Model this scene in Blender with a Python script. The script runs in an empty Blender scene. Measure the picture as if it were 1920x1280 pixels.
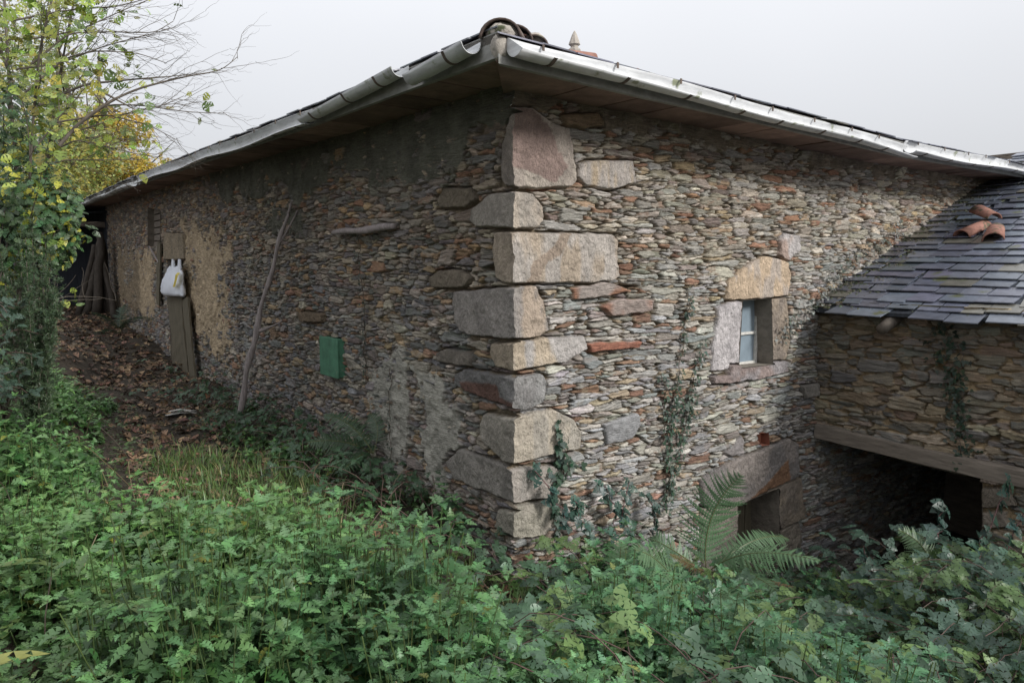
import bpy, math, random
import numpy as np
from mathutils import Vector, Matrix
C = bpy.context.scene.collection
SC = bpy.context.scene
rng = np.random.default_rng(11)
random.seed(11)

# ------------------------------------------------------------------ camera
E = 1.6                                   # eye height
FPX = 1350.0                              # focal length in photo pixels (1920 wide)
PITCH = math.atan(140 / FPX)
cam_d = bpy.data.cameras.new("camera"); cam = bpy.data.objects.new("camera", cam_d); C.objects.link(cam)
cam_d.sensor_width = 36; cam_d.lens = 36 * FPX / 1920; cam_d.clip_start = 0.05; cam_d.clip_end = 900
cam.location = (0, 0, E); cam.rotation_euler = (math.pi / 2 - PITCH, 0, 0)
SC.camera = cam

# ------------------------------------------------------------------ world, sun, exposure
SUN_EL, SUN_AZ = math.radians(28), math.radians(125)      # azimuth from +Y clockwise: behind the camera, to the right
w = bpy.data.worlds.new("World"); SC.world = w; w.use_nodes = True
nt = w.node_tree; nt.nodes.clear()
N = nt.nodes.new; LK = nt.links.new
out = N("ShaderNodeOutputWorld"); bg = N("ShaderNodeBackground")
sky = N("ShaderNodeTexSky"); sky.sky_type = 'NISHITA'; sky.sun_disc = False
sky.sun_elevation = SUN_EL; sky.sun_rotation = SUN_AZ; sky.dust_density = 4; sky.air_density = 1.0
bg.inputs['Strength'].default_value = 0.12
tc = N("ShaderNodeTexCoord"); sp = N("ShaderNodeSeparateXYZ"); LK(tc.outputs['Generated'], sp.inputs[0])
# even cloud deck, brighter overhead (overcast), laid over the clear sky
mr = N("ShaderNodeMapRange"); mr.inputs['From Min'].default_value = 0.0; mr.inputs['From Max'].default_value = 1.0
mr.inputs['To Min'].default_value = 3.85; mr.inputs['To Max'].default_value = 10.6
LK(sp.outputs['Z'], mr.inputs['Value'])
nz = N("ShaderNodeTexNoise"); nz.inputs['Scale'].default_value = 1.6; nz.inputs['Detail'].default_value = 3
mr2 = N("ShaderNodeMapRange"); mr2.inputs['To Min'].default_value = 0.92; mr2.inputs['To Max'].default_value = 1.08
LK(tc.outputs['Generated'], nz.inputs['Vector']); LK(nz.outputs['Fac'], mr2.inputs['Value'])
mm = N("ShaderNodeMath"); mm.operation = 'MULTIPLY'; LK(mr.outputs[0], mm.inputs[0]); LK(mr2.outputs[0], mm.inputs[1])
vm = N("ShaderNodeVectorMath"); vm.operation = 'SCALE'; vm.inputs[0].default_value = (0.965, 0.98, 1.02)
LK(mm.outputs[0], vm.inputs['Scale'])
mx = N("ShaderNodeMix"); mx.data_type = 'RGBA'; mx.inputs[0].default_value = 0.93
LK(sky.outputs[0], mx.inputs[6]); LK(vm.outputs[0], mx.inputs[7])
LK(mx.outputs[2], bg.inputs['Color']); LK(bg.outputs[0], out.inputs[0])
sl = bpy.data.lights.new("sun", 'SUN'); sl.energy = 2.8; sl.angle = math.radians(13); sl.color = (1, 0.975, 0.94)
so = bpy.data.objects.new("sun", sl); C.objects.link(so)
sd = Vector((math.sin(SUN_AZ) * math.cos(SUN_EL), math.cos(SUN_AZ) * math.cos(SUN_EL), math.sin(SUN_EL)))
so.rotation_euler = (-sd).to_track_quat('-Z', 'Y').to_euler(); so.location = (3, -6, 9)
SC.view_settings.view_transform = 'Standard'; SC.view_settings.look = 'None'
SC.view_settings.exposure = 0.42; SC.view_settings.gamma = 1
SC.render.engine = 'CYCLES'; SC.cycles.max_bounces = 6; SC.cycles.use_denoising = True

# ------------------------------------------------------------------ geometry of the place
cp, spt = math.cos(PITCH), math.sin(PITCH)
def ray(px, py):
    a, b = (px - 960) / FPX, (640 - py) / FPX
    return np.array([a, cp + b * spt, -spt + b * cp])
LD = np.array([-1035 * cp, 1350.]); LD /= np.linalg.norm(LD)      # left (long) wall direction
RD = np.array([1760 * cp, 1350.]); RD /= np.linalg.norm(RD)       # right (gable) wall direction
NL = np.array([-LD[1], LD[0]]); NL = NL if NL @ np.array([0, 5.]) < 0 else -NL
NR = np.array([-RD[1], RD[0]]); NR = NR if NR @ np.array([0, 5.]) < 0 else -NR
C0 = np.array([0.015, 5.0])
def on(o, d, n, px, py, off=0.0):
    """hit of a pixel's ray with the vertical plane through o along d (moved off along n): (t, z)"""
    r = ray(px, py); o2 = o + n * off
    k = (o2 @ n) / (r[:2] @ n)
    p = r[:2] * k
    return float((p - o2) @ d), float(E + r[2] * k)
def at(px, py, depth):
    r = ray(px, py); return r * (depth / r[1]) + np.array([0, 0, E])
OVER = 0.5
CE = C0 + OVER * (NL + NR)                                        # eaves corner
AJ = C0 + RD * on(C0, RD, NR, 1535, 640)[0]                       # where the annex wall meets the right wall
AD = -LD.copy(); AD = np.array([AD[0] - .03, AD[1]]); AD /= np.linalg.norm(AD)
NA = np.array([-AD[1], AD[0]]); NA = NA if NA @ AJ < 0 else -NA
def P3(o, d, n, t, z, off=0.0):
    q = o + d * t + n * off; return np.array([q[0], q[1], z])

# terrain
GP = np.array([
 (0,0,-1.60),(0,-4,-1.6),(-3,0,-1.5),(3,0,-1.8),(0,2.5,-1.75),(0,4.5,-2.25),(-.8,5.6,-2.0),(-1.5,4,-1.78),(-2.5,2.5,-1.6),
 (-2,7.5,-1.95),(-3.8,9.5,-1.95),(-5.0,11.4,-1.80),(-6,12.8,-1.76),(-8,15.5,-1.45),(-10.5,19,-1.08),(-9.5,15,-1.25),
 (-3.2,8.0,-1.95),(-3.9,8.4,-1.86),(-3,6.5,-1.85),(-2.1,5.2,-1.78),(-5.5,7.5,-1.6),(-4.5,5,-1.55),(-7,8,-1.3),(-8,11,-1.2),(-7,4,-1.3),(-11,6,-.6),(-13,12,-.3),(-15,20,.1),
 (.9,5.6,-2.6),(1.6,5.9,-2.95),(2.2,6.5,-3.2),(3.2,7.1,-3.4),(2.3,5.2,-2.85),(1.4,4.2,-2.42),(1,2.5,-1.9),(2.5,3.6,-2.5),(3.6,4.6,-2.7),(3.3,5.5,-3.0),(3.5,3,-2.2),(5,4,-2.3),(4,8,-3.45),(6,9,-3.5),(5,6,-3.2),(8,2,-2.3),(9,12,-3.3)])
def ground(x, y):
    x = np.asarray(x, float); y = np.asarray(y, float)
    num = np.zeros(x.shape); den = np.zeros(x.shape)
    for a, b, c in GP:
        q = 1.0 / ((x - a) ** 2 + (y - b) ** 2 + 0.25) ** 2
        num += q * c; den += q
    far = 1e-4; num += far * -1.6; den += far
    z = num / den + E
    z = z + (vnoise(x * 1.3, y * 1.3, 5) - .5) * .10 + (vnoise(x * 5, y * 5, 6) - .5) * .04
    return z
def vnoise(x, y, seed=0):
    x = np.asarray(x, float); y = np.asarray(y, float)
    xi = np.floor(x).astype(np.int64); yi = np.floor(y).astype(np.int64)
    fx = x - xi; fy = y - yi; fx = fx * fx * (3 - 2 * fx); fy = fy * fy * (3 - 2 * fy)
    def h(a, b):
        n = (a * 374761393 + b * 668265263 + seed * 1442695041) & 0xffffffff
        n = ((n ^ (n >> 13)) * 1274126177) & 0xffffffff
        n = n ^ (n >> 16)
        return (n & 0xffff) / 65535.0
    return (h(xi, yi) * (1 - fx) + h(xi + 1, yi) * fx) * (1 - fy) + (h(xi, yi + 1) * (1 - fx) + h(xi + 1, yi + 1) * fx) * fy
def fbm(x, y, seed=0, o=3):
    s = 0; a = .5; t = 0
    for k in range(o):
        s = s + a * vnoise(x * 2 ** k, y * 2 ** k, seed + k * 17); t += a; a *= .5
    return s / t
def sstep(a, b, x):
    t = np.clip((x - a) / (b - a), 0, 1); return t * t * (3 - 2 * t)

# ------------------------------------------------------------------ object helpers
def thing(name, label, cat, loc=(0, 0, 0), group=None, kind=None):
    o = bpy.data.objects.new(name, None); C.objects.link(o); o.location = tuple(float(v) for v in loc)
    o.empty_display_size = .1
    return tag(o, label, cat, group, kind)
def tag(o, label=None, cat=None, group=None, kind=None):
    if label: o['label'] = label
    if cat: o['category'] = cat
    if group: o['group'] = group
    if kind: o['kind'] = kind
    return o
def mesh(name, V, F, mat, parent=None, cols=None, smooth=True, F2=None):
    """V (n,3) world coordinates; F (m,k) faces; F2 a second face array of another size; cols (n,3)"""
    me = bpy.data.meshes.new(name)
    V = np.asarray(V, np.float32)
    arrs = [np.asarray(f, np.int32) for f in (F, F2) if f is not None and len(f)]
    nv = len(V)
    if parent is not None:
        V = V - np.array(parent_loc(parent), np.float32)
    me.vertices.add(nv); me.vertices.foreach_set('co', V.ravel())
    nl = sum(a.size for a in arrs); nf = sum(len(a) for a in arrs)
    me.loops.add(nl); me.polygons.add(nf)
    me.loops.foreach_set('vertex_index', np.concatenate([a.ravel() for a in arrs]))
    st = []; o = 0
    for a in arrs:
        st.append(o + np.arange(len(a)) * a.shape[1]); o += a.size
    me.polygons.foreach_set('loop_start', np.concatenate(st).astype(np.int32))
    me.polygons.foreach_set('use_smooth', np.full(nf, smooth))
    me.update(calc_edges=True); me.validate()
    if cols is not None:
        at_ = me.attributes.new('Col', 'FLOAT_COLOR', 'POINT')
        c = np.ones((nv, 4), np.float32); c[:, :3] = cols
        at_.data.foreach_set('color', c.ravel())
    me.materials.append(mat)
    ob = bpy.data.objects.new(name, me); C.objects.link(ob)
    if parent is not None: ob.parent = parent
    return ob
def parent_loc(p):
    v = np.array(p.location[:], float)
    while p.parent is not None:
        p = p.parent; v = v + np.array(p.location[:], float)
    return v
class MB:
    def __init__(s): s.V = []; s.F = []; s.c = []; s.n = 0
    def add(s, V, F, col=None):
        V = np.asarray(V, float); s.V.append(V)
        for f in F: s.F.append([i + s.n for i in f])
        s.n += len(V); s.c.append(np.tile(np.array(col if col is not None else (.5, .5, .5), float), (len(V), 1)))
    def hexa(s, b, t, col=None):              # b, t: four corner points each (same order)
        s.add(np.vstack([b, t]), [(3, 2, 1, 0), (4, 5, 6, 7), (0, 1, 5, 4), (1, 2, 6, 5), (2, 3, 7, 6), (3, 0, 4, 7)], col)
    def box(s, c, ax, ay, az, hx, hy, hz, col=None, jit=0):
        c = np.asarray(c, float); ax, ay, az = [np.asarray(v, float) for v in (ax, ay, az)]
        q = [c + sx * hx * ax + sy * hy * ay - hz * az for sx, sy in ((-1, -1), (1, -1), (1, 1), (-1, 1))]
        r = [p + 2 * hz * az for p in q]
        q = np.array(q) + (rng.random((4, 3)) - .5) * jit; r = np.array(r) + (rng.random((4, 3)) - .5) * jit
        s.hexa(q, r, col)
    def tube(s, pts, rad, k=8, col=None, cap=True, squash=None):
        V, F = tube_np(pts, rad, k); s.add(V, [list(f) for f in F], col)
        if cap:
            n = len(pts); s.F.append([s.n - len(V) + j for j in range(k)][::-1]); s.F.append([s.n - k + j for j in range(k)])
    def build(s, name, mat, parent=None, smooth=False, cols=False, bevel=0):
        me = bpy.data.meshes.new(name); V = np.vstack(s.V)
        if parent is not None: V = V - parent_loc(parent)
        me.from_pydata(V.tolist(), [], s.F); me.validate()
        if cols:
            at_ = me.attributes.new('Col', 'FLOAT_COLOR', 'POINT'); c = np.ones((len(V), 4), np.float32)
            c[:, :3] = np.vstack(s.c); at_.data.foreach_set('color', c.ravel())
        me.polygons.foreach_set('use_smooth', [smooth] * len(me.polygons)); me.materials.append(mat)
        o = bpy.data.objects.new(name, me); C.objects.link(o)
        if parent is not None: o.parent = parent
        if bevel:
            b = o.modifiers.new('bevel', 'BEVEL'); b.width = bevel; b.segments = 2; b.limit_method = 'ANGLE'
        return o
def tube_np(pts, rad, k=8):
    pts = np.asarray(pts, float); n = len(pts); rad = np.broadcast_to(np.asarray(rad, float), (n,))
    T = np.gradient(pts, axis=0); T /= np.linalg.norm(T, axis=1, keepdims=True) + 1e-9
    up = np.array([0, 0, 1.]) if abs(T[0][2]) < .9 else np.array([1., 0, 0])
    A = np.cross(T, up); A /= np.linalg.norm(A, axis=1, keepdims=True) + 1e-9; B = np.cross(T, A)
    th = np.arange(k) / k * 2 * math.pi
    V = pts[:, None] + rad[:, None, None] * (A[:, None] * np.cos(th)[None, :, None] + B[:, None] * np.sin(th)[None, :, None])
    V = V.reshape(-1, 3)
    i = np.arange(n - 1)[:, None] * k; j = np.arange(k)[None]; j2 = (j + 1) % k
    F = np.stack([i + j, i + j2, i + k + j2, i + k + j], -1).reshape(-1, 4)
    return V, F
class NB:                                     # numpy builder for many quads / tris with colours
    def __init__(s): s.V = []; s.Q = []; s.T = []; s.c = []; s.n = 0
    def add(s, V, F, col):
        V = np.asarray(V); F = np.asarray(F)
        s.V.append(V); (s.Q if F.shape[1] == 4 else s.T).append(F + s.n); s.n += len(V)
        s.c.append(np.broadcast_to(np.asarray(col, float), V.shape))
    def inst(s, tv, tf, R, pos, sc, cols):    # template tv (m,3), tf (f,k); R (n,3,3); pos (n,3); sc (n,) or (n,3)
        n = len(pos); m = len(tv); sc = np.asarray(sc, float)
        if sc.ndim == 1: sc = np.repeat(sc[:, None], 3, 1)
        V = np.einsum('nij,nmj->nmi', R, tv[None] * sc[:, None]) + pos[:, None]
        F = (tf[None] + (np.arange(n) * m)[:, None, None]).reshape(-1, tf.shape[1])
        s.add(V.reshape(-1, 3), F, np.repeat(cols, m, 0))
    def build(s, name, mat, parent=None, smooth=True):
        Q = np.vstack(s.Q) if s.Q else None; T = np.vstack(s.T) if s.T else None
        if Q is None: Q, T = T, None
        return mesh(name, np.vstack(s.V), Q, mat, parent, np.vstack(s.c), smooth, T)
def frames(nrm, fwd):
    """rotation matrices with local z = nrm, local y = fwd made orthogonal"""
    z = nrm / (np.linalg.norm(nrm, axis=1, keepdims=True) + 1e-9)
    y = fwd - z * np.sum(fwd * z, 1, keepdims=True); y /= np.linalg.norm(y, axis=1, keepdims=True) + 1e-9
    x = np.cross(y, z); return np.stack([x, y, z], -1)

# ------------------------------------------------------------------ materials
def mat(name, col=(.5, .5, .5), rough=.85, attr=False, streak=(6, 6, 6), var=.35, bump=.4, bscale=(40, 40, 40), dist=.01,
        leaf=False, metal=0, moss=None, spec=.3, sat=None, speck=0):
    m = bpy.data.materials.new(name); m.use_nodes = True; nt = m.node_tree; nt.nodes.clear(); N = nt.nodes.new; L = nt.links.new
    o = N("ShaderNodeOutputMaterial"); b = N("ShaderNodeBsdfPrincipled")
    b.inputs['Roughness'].default_value = rough; b.inputs['Metallic'].default_value = metal; b.inputs['Specular IOR Level'].default_value = spec
    tc = N("ShaderNodeTexCoord"); ge = N("ShaderNodeNewGeometry")
    if attr:
        a = N("ShaderNodeAttribute"); a.attribute_name = 'Col'; base = a.outputs['Color']
    else:
        a = N("ShaderNodeRGB"); a.outputs[0].default_value = (*col, 1); base = a.outputs[0]
    def noise(scale, detail=5, s=1.0, rgh=.6):
        mp = N("ShaderNodeMapping"); mp.inputs['Scale'].default_value = scale; L(ge.outputs['Position'], mp.inputs['Vector'])
        t = N("ShaderNodeTexNoise"); t.inputs['Scale'].default_value = s; t.inputs['Detail'].default_value = detail; t.inputs['Roughness'].default_value = rgh
        L(mp.outputs[0], t.inputs['Vector']); return t.outputs['Fac']
    if var:
        f = noise(streak, 6, rgh=.7)
        r = N("ShaderNodeMapRange"); r.inputs['From Min'].default_value = .3; r.inputs['From Max'].default_value = .7
        r.inputs['To Min'].default_value = 1 - var; r.inputs['To Max'].default_value = 1 + var; L(f, r.inputs['Value'])
        s = N("ShaderNodeVectorMath"); s.operation = 'SCALE'; L(base, s.inputs[0]); L(r.outputs[0], s.inputs['Scale']); base = s.outputs[0]
    if speck:
        f = noise((150, 150, 150), 2)
        r = N("ShaderNodeMapRange"); r.inputs['From Min'].default_value = .35; r.inputs['From Max'].default_value = .65
        r.inputs['To Min'].default_value = 1 - speck; r.inputs['To Max'].default_value = 1 + speck; L(f, r.inputs['Value'])
        s = N("ShaderNodeVectorMath"); s.operation = 'SCALE'; L(base, s.inputs[0]); L(r.outputs[0], s.inputs['Scale']); base = s.outputs[0]
    if moss:
        f = noise((moss[3],) * 3, 6); r = N("ShaderNodeMapRange"); r.inputs['From Min'].default_value = moss[4]; r.inputs['From Max'].default_value = moss[4] + .08
        L(f, r.inputs['Value']); mxx = N("ShaderNodeMix"); mxx.data_type = 'RGBA'; L(r.outputs[0], mxx.inputs[0]); L(base, mxx.inputs[6])
        mxx.inputs[7].default_value = (*moss[:3], 1); base = mxx.outputs[2]
    L(base, b.inputs['Base Color'])
    if bump:
        f = noise(bscale, 7, rgh=.65)
        bp = N("ShaderNodeBump"); bp.inputs['Strength'].default_value = bump; bp.inputs['Distance'].default_value = dist; L(f, bp.inputs['Height'])
        L(bp.outputs[0], b.inputs['Normal'])
    if leaf:
        t = N("ShaderNodeBsdfTranslucent"); L(base, t.inputs['Color']); ms = N("ShaderNodeMixShader"); ms.inputs[0].default_value = .3
        L(b.outputs[0], ms.inputs[1]); L(t.outputs[0], ms.inputs[2]); L(ms.outputs[0], o.inputs[0])
    else: L(b.outputs[0], o.inputs[0])
    return m
M = dict(
 slatewall=mat('schist_masonry', attr=True, streak=(9, 9, 105), var=.42, bump=1.0, bscale=(12, 12, 150), dist=.028, rough=.88, speck=.16),
 quoin=mat('granite_block', attr=True, streak=(16, 16, 10), var=.24, bump=1.0, bscale=(50, 50, 30), dist=.04, rough=.9, speck=.2),
 soil=mat('dark_soil', (.045, .036, .026), var=.5, streak=(9, 9, 9), bump=.8, bscale=(30, 30, 30), dist=.03),
 leaf=mat('green_leaves', attr=True, var=.18, streak=(18, 18, 18), bump=0, leaf=True, rough=.42, spec=.5),
 litter=mat('dry_leaves', attr=True, var=.3, streak=(30, 30, 30), bump=0, rough=.7),
 slate=mat('roof_slate', attr=True, var=.3, streak=(12, 12, 12), bump=.35, bscale=(40, 40, 40), dist=.006, rough=.3, spec=.6, moss=(.09, .1, .045, 3.2, .60)),
 terracotta=mat('terracotta', (.25, .125, .095), var=.4, streak=(14, 14, 14), bump=.5, bscale=(60, 60, 60), dist=.004, moss=(.09, .08, .05, 9, .56)),
 oldtile=mat('dark_ridge_tile', (.10, .075, .065), var=.4, streak=(14, 14, 14), bump=.5, bscale=(60, 60, 60), dist=.004, moss=(.2, .19, .15, 11, .55)),
 soffit=mat('clay_soffit_slabs', attr=True, var=.35, streak=(5, 5, 5), bump=.5, bscale=(25, 25, 25), dist=.01),
 zinc=mat('weathered_gutter', (.54, .55, .56), var=.28, streak=(3, 3, 22), bump=.15, bscale=(20, 20, 20), dist=.004, rough=.45, spec=.5, moss=(.22, .24, .16, 7, .585)),
 rust=mat('rusty_bracket', (.10, .075, .06), var=.4, rough=.8),
 wood=mat('grey_timber', (.17, .145, .12), var=.4, streak=(5, 5, 40), bump=.6, bscale=(8, 8, 90), dist=.006),
 plank=mat('old_plank', (.115, .10, .07), var=.4, streak=(45, 45, 4), bump=.7, bscale=(80, 80, 5), dist=.006),
 bark=mat('bark', (.10, .085, .07), var=.4, streak=(20, 20, 8), bump=.6, bscale=(50, 50, 15), dist=.006),
 pole=mat('bare_pole', (.27, .235, .23), var=.35, streak=(30, 30, 7), bump=.6, bscale=(60, 60, 12), dist=.005),
 green=mat('green_painted_metal', (.07, .18, .115), var=.3, streak=(9, 9, 9), bump=.1, rough=.5, moss=(.13, .2, .14, 14, .64)),
 bag=mat('white_plastic', (.78, .81, .88), var=.06, bump=.25, bscale=(30, 30, 8), dist=.02, rough=.35, spec=.5),
 yellow=mat('yellow_print', (.6, .48, .08), var=.1, bump=0, rough=.4),
 frame=mat('flaking_white_paint', (.48, .47, .44), var=.3, streak=(25, 25, 25), bump=.3, rough=.7),
 pane=mat('sky_painted_glass', (.20, .25, .29), var=.15, streak=(6, 6, 6), bump=.03, rough=.12, spec=.8),  # pale blue base colour stands in for reflected sky
 mortar=mat('lime_mortar', (.36, .33, .29), var=.3, bump=.8, bscale=(30, 30, 30), dist=.02, moss=(.08, .09, .05, 8, .55)),
 brick=mat('red_brick', (.30, .12, .08), var=.3),
 darkwood=mat('dark_door_boards', (.035, .04, .05), var=.3, streak=(40, 40, 3), bump=.5, bscale=(60, 60, 3), dist=.01),
 rear=mat('rear_stonework', (.18, .15, .12), var=.4, streak=(5, 5, 25), bump=.8, bscale=(8, 8, 40), dist=.03),
)

# ------------------------------------------------------------------ masonry
def draw_stones(W0, W1, H0, H1, seed, classes, blocked, tilt=.03):
    """scatter schist slabs, large ones first, into the wall rectangle; returns id rasters of the nearest two slabs"""
    r = np.random.default_rng(seed); dx = .006
    nx = int((W1 - W0) / dx); nz_ = int((H1 - H0) / dx)
    occ = np.zeros((nz_, nx), bool); xs = W0 + (np.arange(nx) + .5) * dx; zs = H0 + (np.arange(nz_) + .5) * dx
    for poly in blocked:
        poly = np.array(poly); a = poly.min(0); b = poly.max(0)
        i0, i1 = np.searchsorted(xs, [a[0], b[0]]); j0, j1 = np.searchsorted(zs, [a[1], b[1]])
        if i1 <= i0 or j1 <= j0: continue
        X, Z = np.meshgrid(xs[i0:i1], zs[j0:j1]); occ[j0:j1, i0:i1] |= sdf(poly, X, Z) < 0
    S = []
    for (ntry, l0, l1, h0, h1) in classes:
        cx = r.uniform(W0, W1, ntry); cz = r.uniform(H0, H1, ntry)
        h = h0 + (h1 - h0) * r.random(ntry) ** 1.6; L = l0 + (l1 - l0) * r.random(ntry) ** 1.5
        L = np.maximum(L, h * 1.1)
        i0 = ((cx - L - W0) / dx).astype(int); i1 = ((cx + L - W0) / dx).astype(int)
        j0 = ((cz - h - H0) / dx).astype(int); j1 = ((cz + h - H0) / dx).astype(int)
        for k in range(ntry):
            a, b, c, d = max(i0[k], 0), min(i1[k], nx), max(j0[k], 0), min(j1[k], nz_)
            if b <= a or d <= c or occ[c:d + 1, a:b + 1].any(): continue
            occ[c:d + 1, a:b + 1] = True; S.append((cx[k], cz[k], L[k], h[k]))
    S = np.array(S); n = len(S)
    P = dict(cx=S[:, 0], cz=S[:, 1], L=S[:, 2], h=S[:, 3], th=r.normal(0, tilt, n), p=r.uniform(3.5, 11, n), sk=r.normal(0, .55, n), tp=r.normal(0, .38, n).clip(-.8, .8))
    F1 = np.full((nz_, nx), 9., np.float32); F2 = F1.copy(); I1 = np.zeros((nz_, nx), np.int32); I2 = I1.copy()
    for k in range(n):
        mx_, mz_ = P['L'][k] + .06, P['h'][k] + .05
        a = max(int((S[k, 0] - mx_ - W0) / dx), 0); b = min(int((S[k, 0] + mx_ - W0) / dx) + 1, nx)
        c = max(int((S[k, 1] - mz_ - H0) / dx), 0); d = min(int((S[k, 1] + mz_ - H0) / dx) + 1, nz_)
        if b <= a or d <= c: continue
        D = stone_d(P, k, xs[a:b][None], zs[c:d][:, None])
        f1 = F1[c:d, a:b]; f2 = F2[c:d, a:b]; i1_ = I1[c:d, a:b]; i2_ = I2[c:d, a:b]
        m1 = D < f1; m2 = (~m1) & (D < f2)
        f2[m1] = f1[m1]; i2_[m1] = i1_[m1]; f1[m1] = D[m1]; i1_[m1] = k
        f2[m2] = D[m2]; i2_[m2] = k
    return P, I1, I2, F2, dx
def stone_d(P, k, x, z):
    qx = x - P['cx'][k]; qz = z - P['cz'][k]; th = P['th'][k]
    a = qx + qz * th; b = qz - qx * th; a = a + b * P['sk'][k]
    hh = P['h'][k] * (1 + P['tp'][k] * a / P['L'][k]).clip(.35, 1.5)
    p = P['p'][k]
    return ((np.abs(a) / P['L'][k]) ** p + (np.abs(b) / hh) ** p) ** (1 / p) * P['h'][k] - P['h'][k]
def sdf(poly, X, Z):
    poly = np.asarray(poly, float); d = np.full(X.shape, 1e9); ins = np.zeros(X.shape, bool); n = len(poly)
    for i in range(n):
        a = poly[i]; b = poly[(i + 1) % n]; e = b - a; wx = X - a[0]; wz = Z - a[1]
        t = np.clip((wx * e[0] + wz * e[1]) / (e @ e + 1e-12), 0, 1)
        d = np.minimum(d, (wx - t * e[0]) ** 2 + (wz - t * e[1]) ** 2)
        if a[1] != b[1]:
            c = ((a[1] > Z) != (b[1] > Z)) & (X < (b[0] - a[0]) * (Z - a[1]) / (b[1] - a[1]) + a[0]); ins ^= c
    return np.where(ins, -1, 1) * np.sqrt(d)
def project_out(poly, X, Z):
    poly = np.asarray(poly, float); bd = np.full(X.shape, 1e9); bx = X.copy(); bz = Z.copy(); n = len(poly)
    for i in range(n):
        a = poly[i]; b = poly[(i + 1) % n]; e = b - a
        t = np.clip(((X - a[0]) * e[0] + (Z - a[1]) * e[1]) / (e @ e + 1e-12), 0, 1); qx = a[0] + t * e[0]; qz = a[1] + t * e[1]
        d = (X - qx) ** 2 + (Z - qz) ** 2; m = d < bd; bd[m] = d[m]; bx[m] = qx[m]; bz[m] = qz[m]
    return bx, bz
_PR = np.array([(.25, .26, .275), (.30, .28, .25), (.21, .215, .22), (.33, .31, .28), (.24, .155, .115), (.20, .165, .155), (.42, .39, .36), (.31, .23, .14), (.24, .235, .20), (.28, .27, .265)])
PAL_R = (_PR * .62 + _PR.mean(1, keepdims=True) * .38) * 1.38 * np.array([1.02, 1, .94])
PAL_R[4] = (.30, .185, .13)
W_R = np.array([.18, .14, .13, .12, .10, .09, .04, .06, .10, .05])
_PL = np.array([(.17, .16, .145), (.21, .185, .15), (.135, .13, .13), (.24, .205, .16), (.20, .115, .075), (.15, .12, .105), (.30, .26, .2), (.25, .175, .10), (.12, .12, .105)])
PAL_L = (_PL * .88 + _PL.mean(1, keepdims=True) * .12) * 1.45
W_L = np.array([.2, .17, .17, .1, .06, .1, .03, .07, .10])
PAL_A = np.array([(.175, .155, .12), (.155, .145, .125), (.215, .17, .115), (.13, .122, .11), (.19, .14, .105), (.24, .205, .15)])
W_A = np.array([.28, .22, .16, .16, .1, .08])
CLS = [(130, .07, .15, .03, .055), (1500, .07, .20, .018, .034), (12000, .05, .17, .010, .020), (80000, .03, .10, .007, .012), (60000, .018, .05, .006, .008)]
CLS_L = [(200, .08, .16, .032, .06), (2600, .05, .14, .020, .036), (26000, .04, .12, .010, .020), (80000, .025, .08, .010, .016), (50000, .018, .04, .008, .011)]

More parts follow.
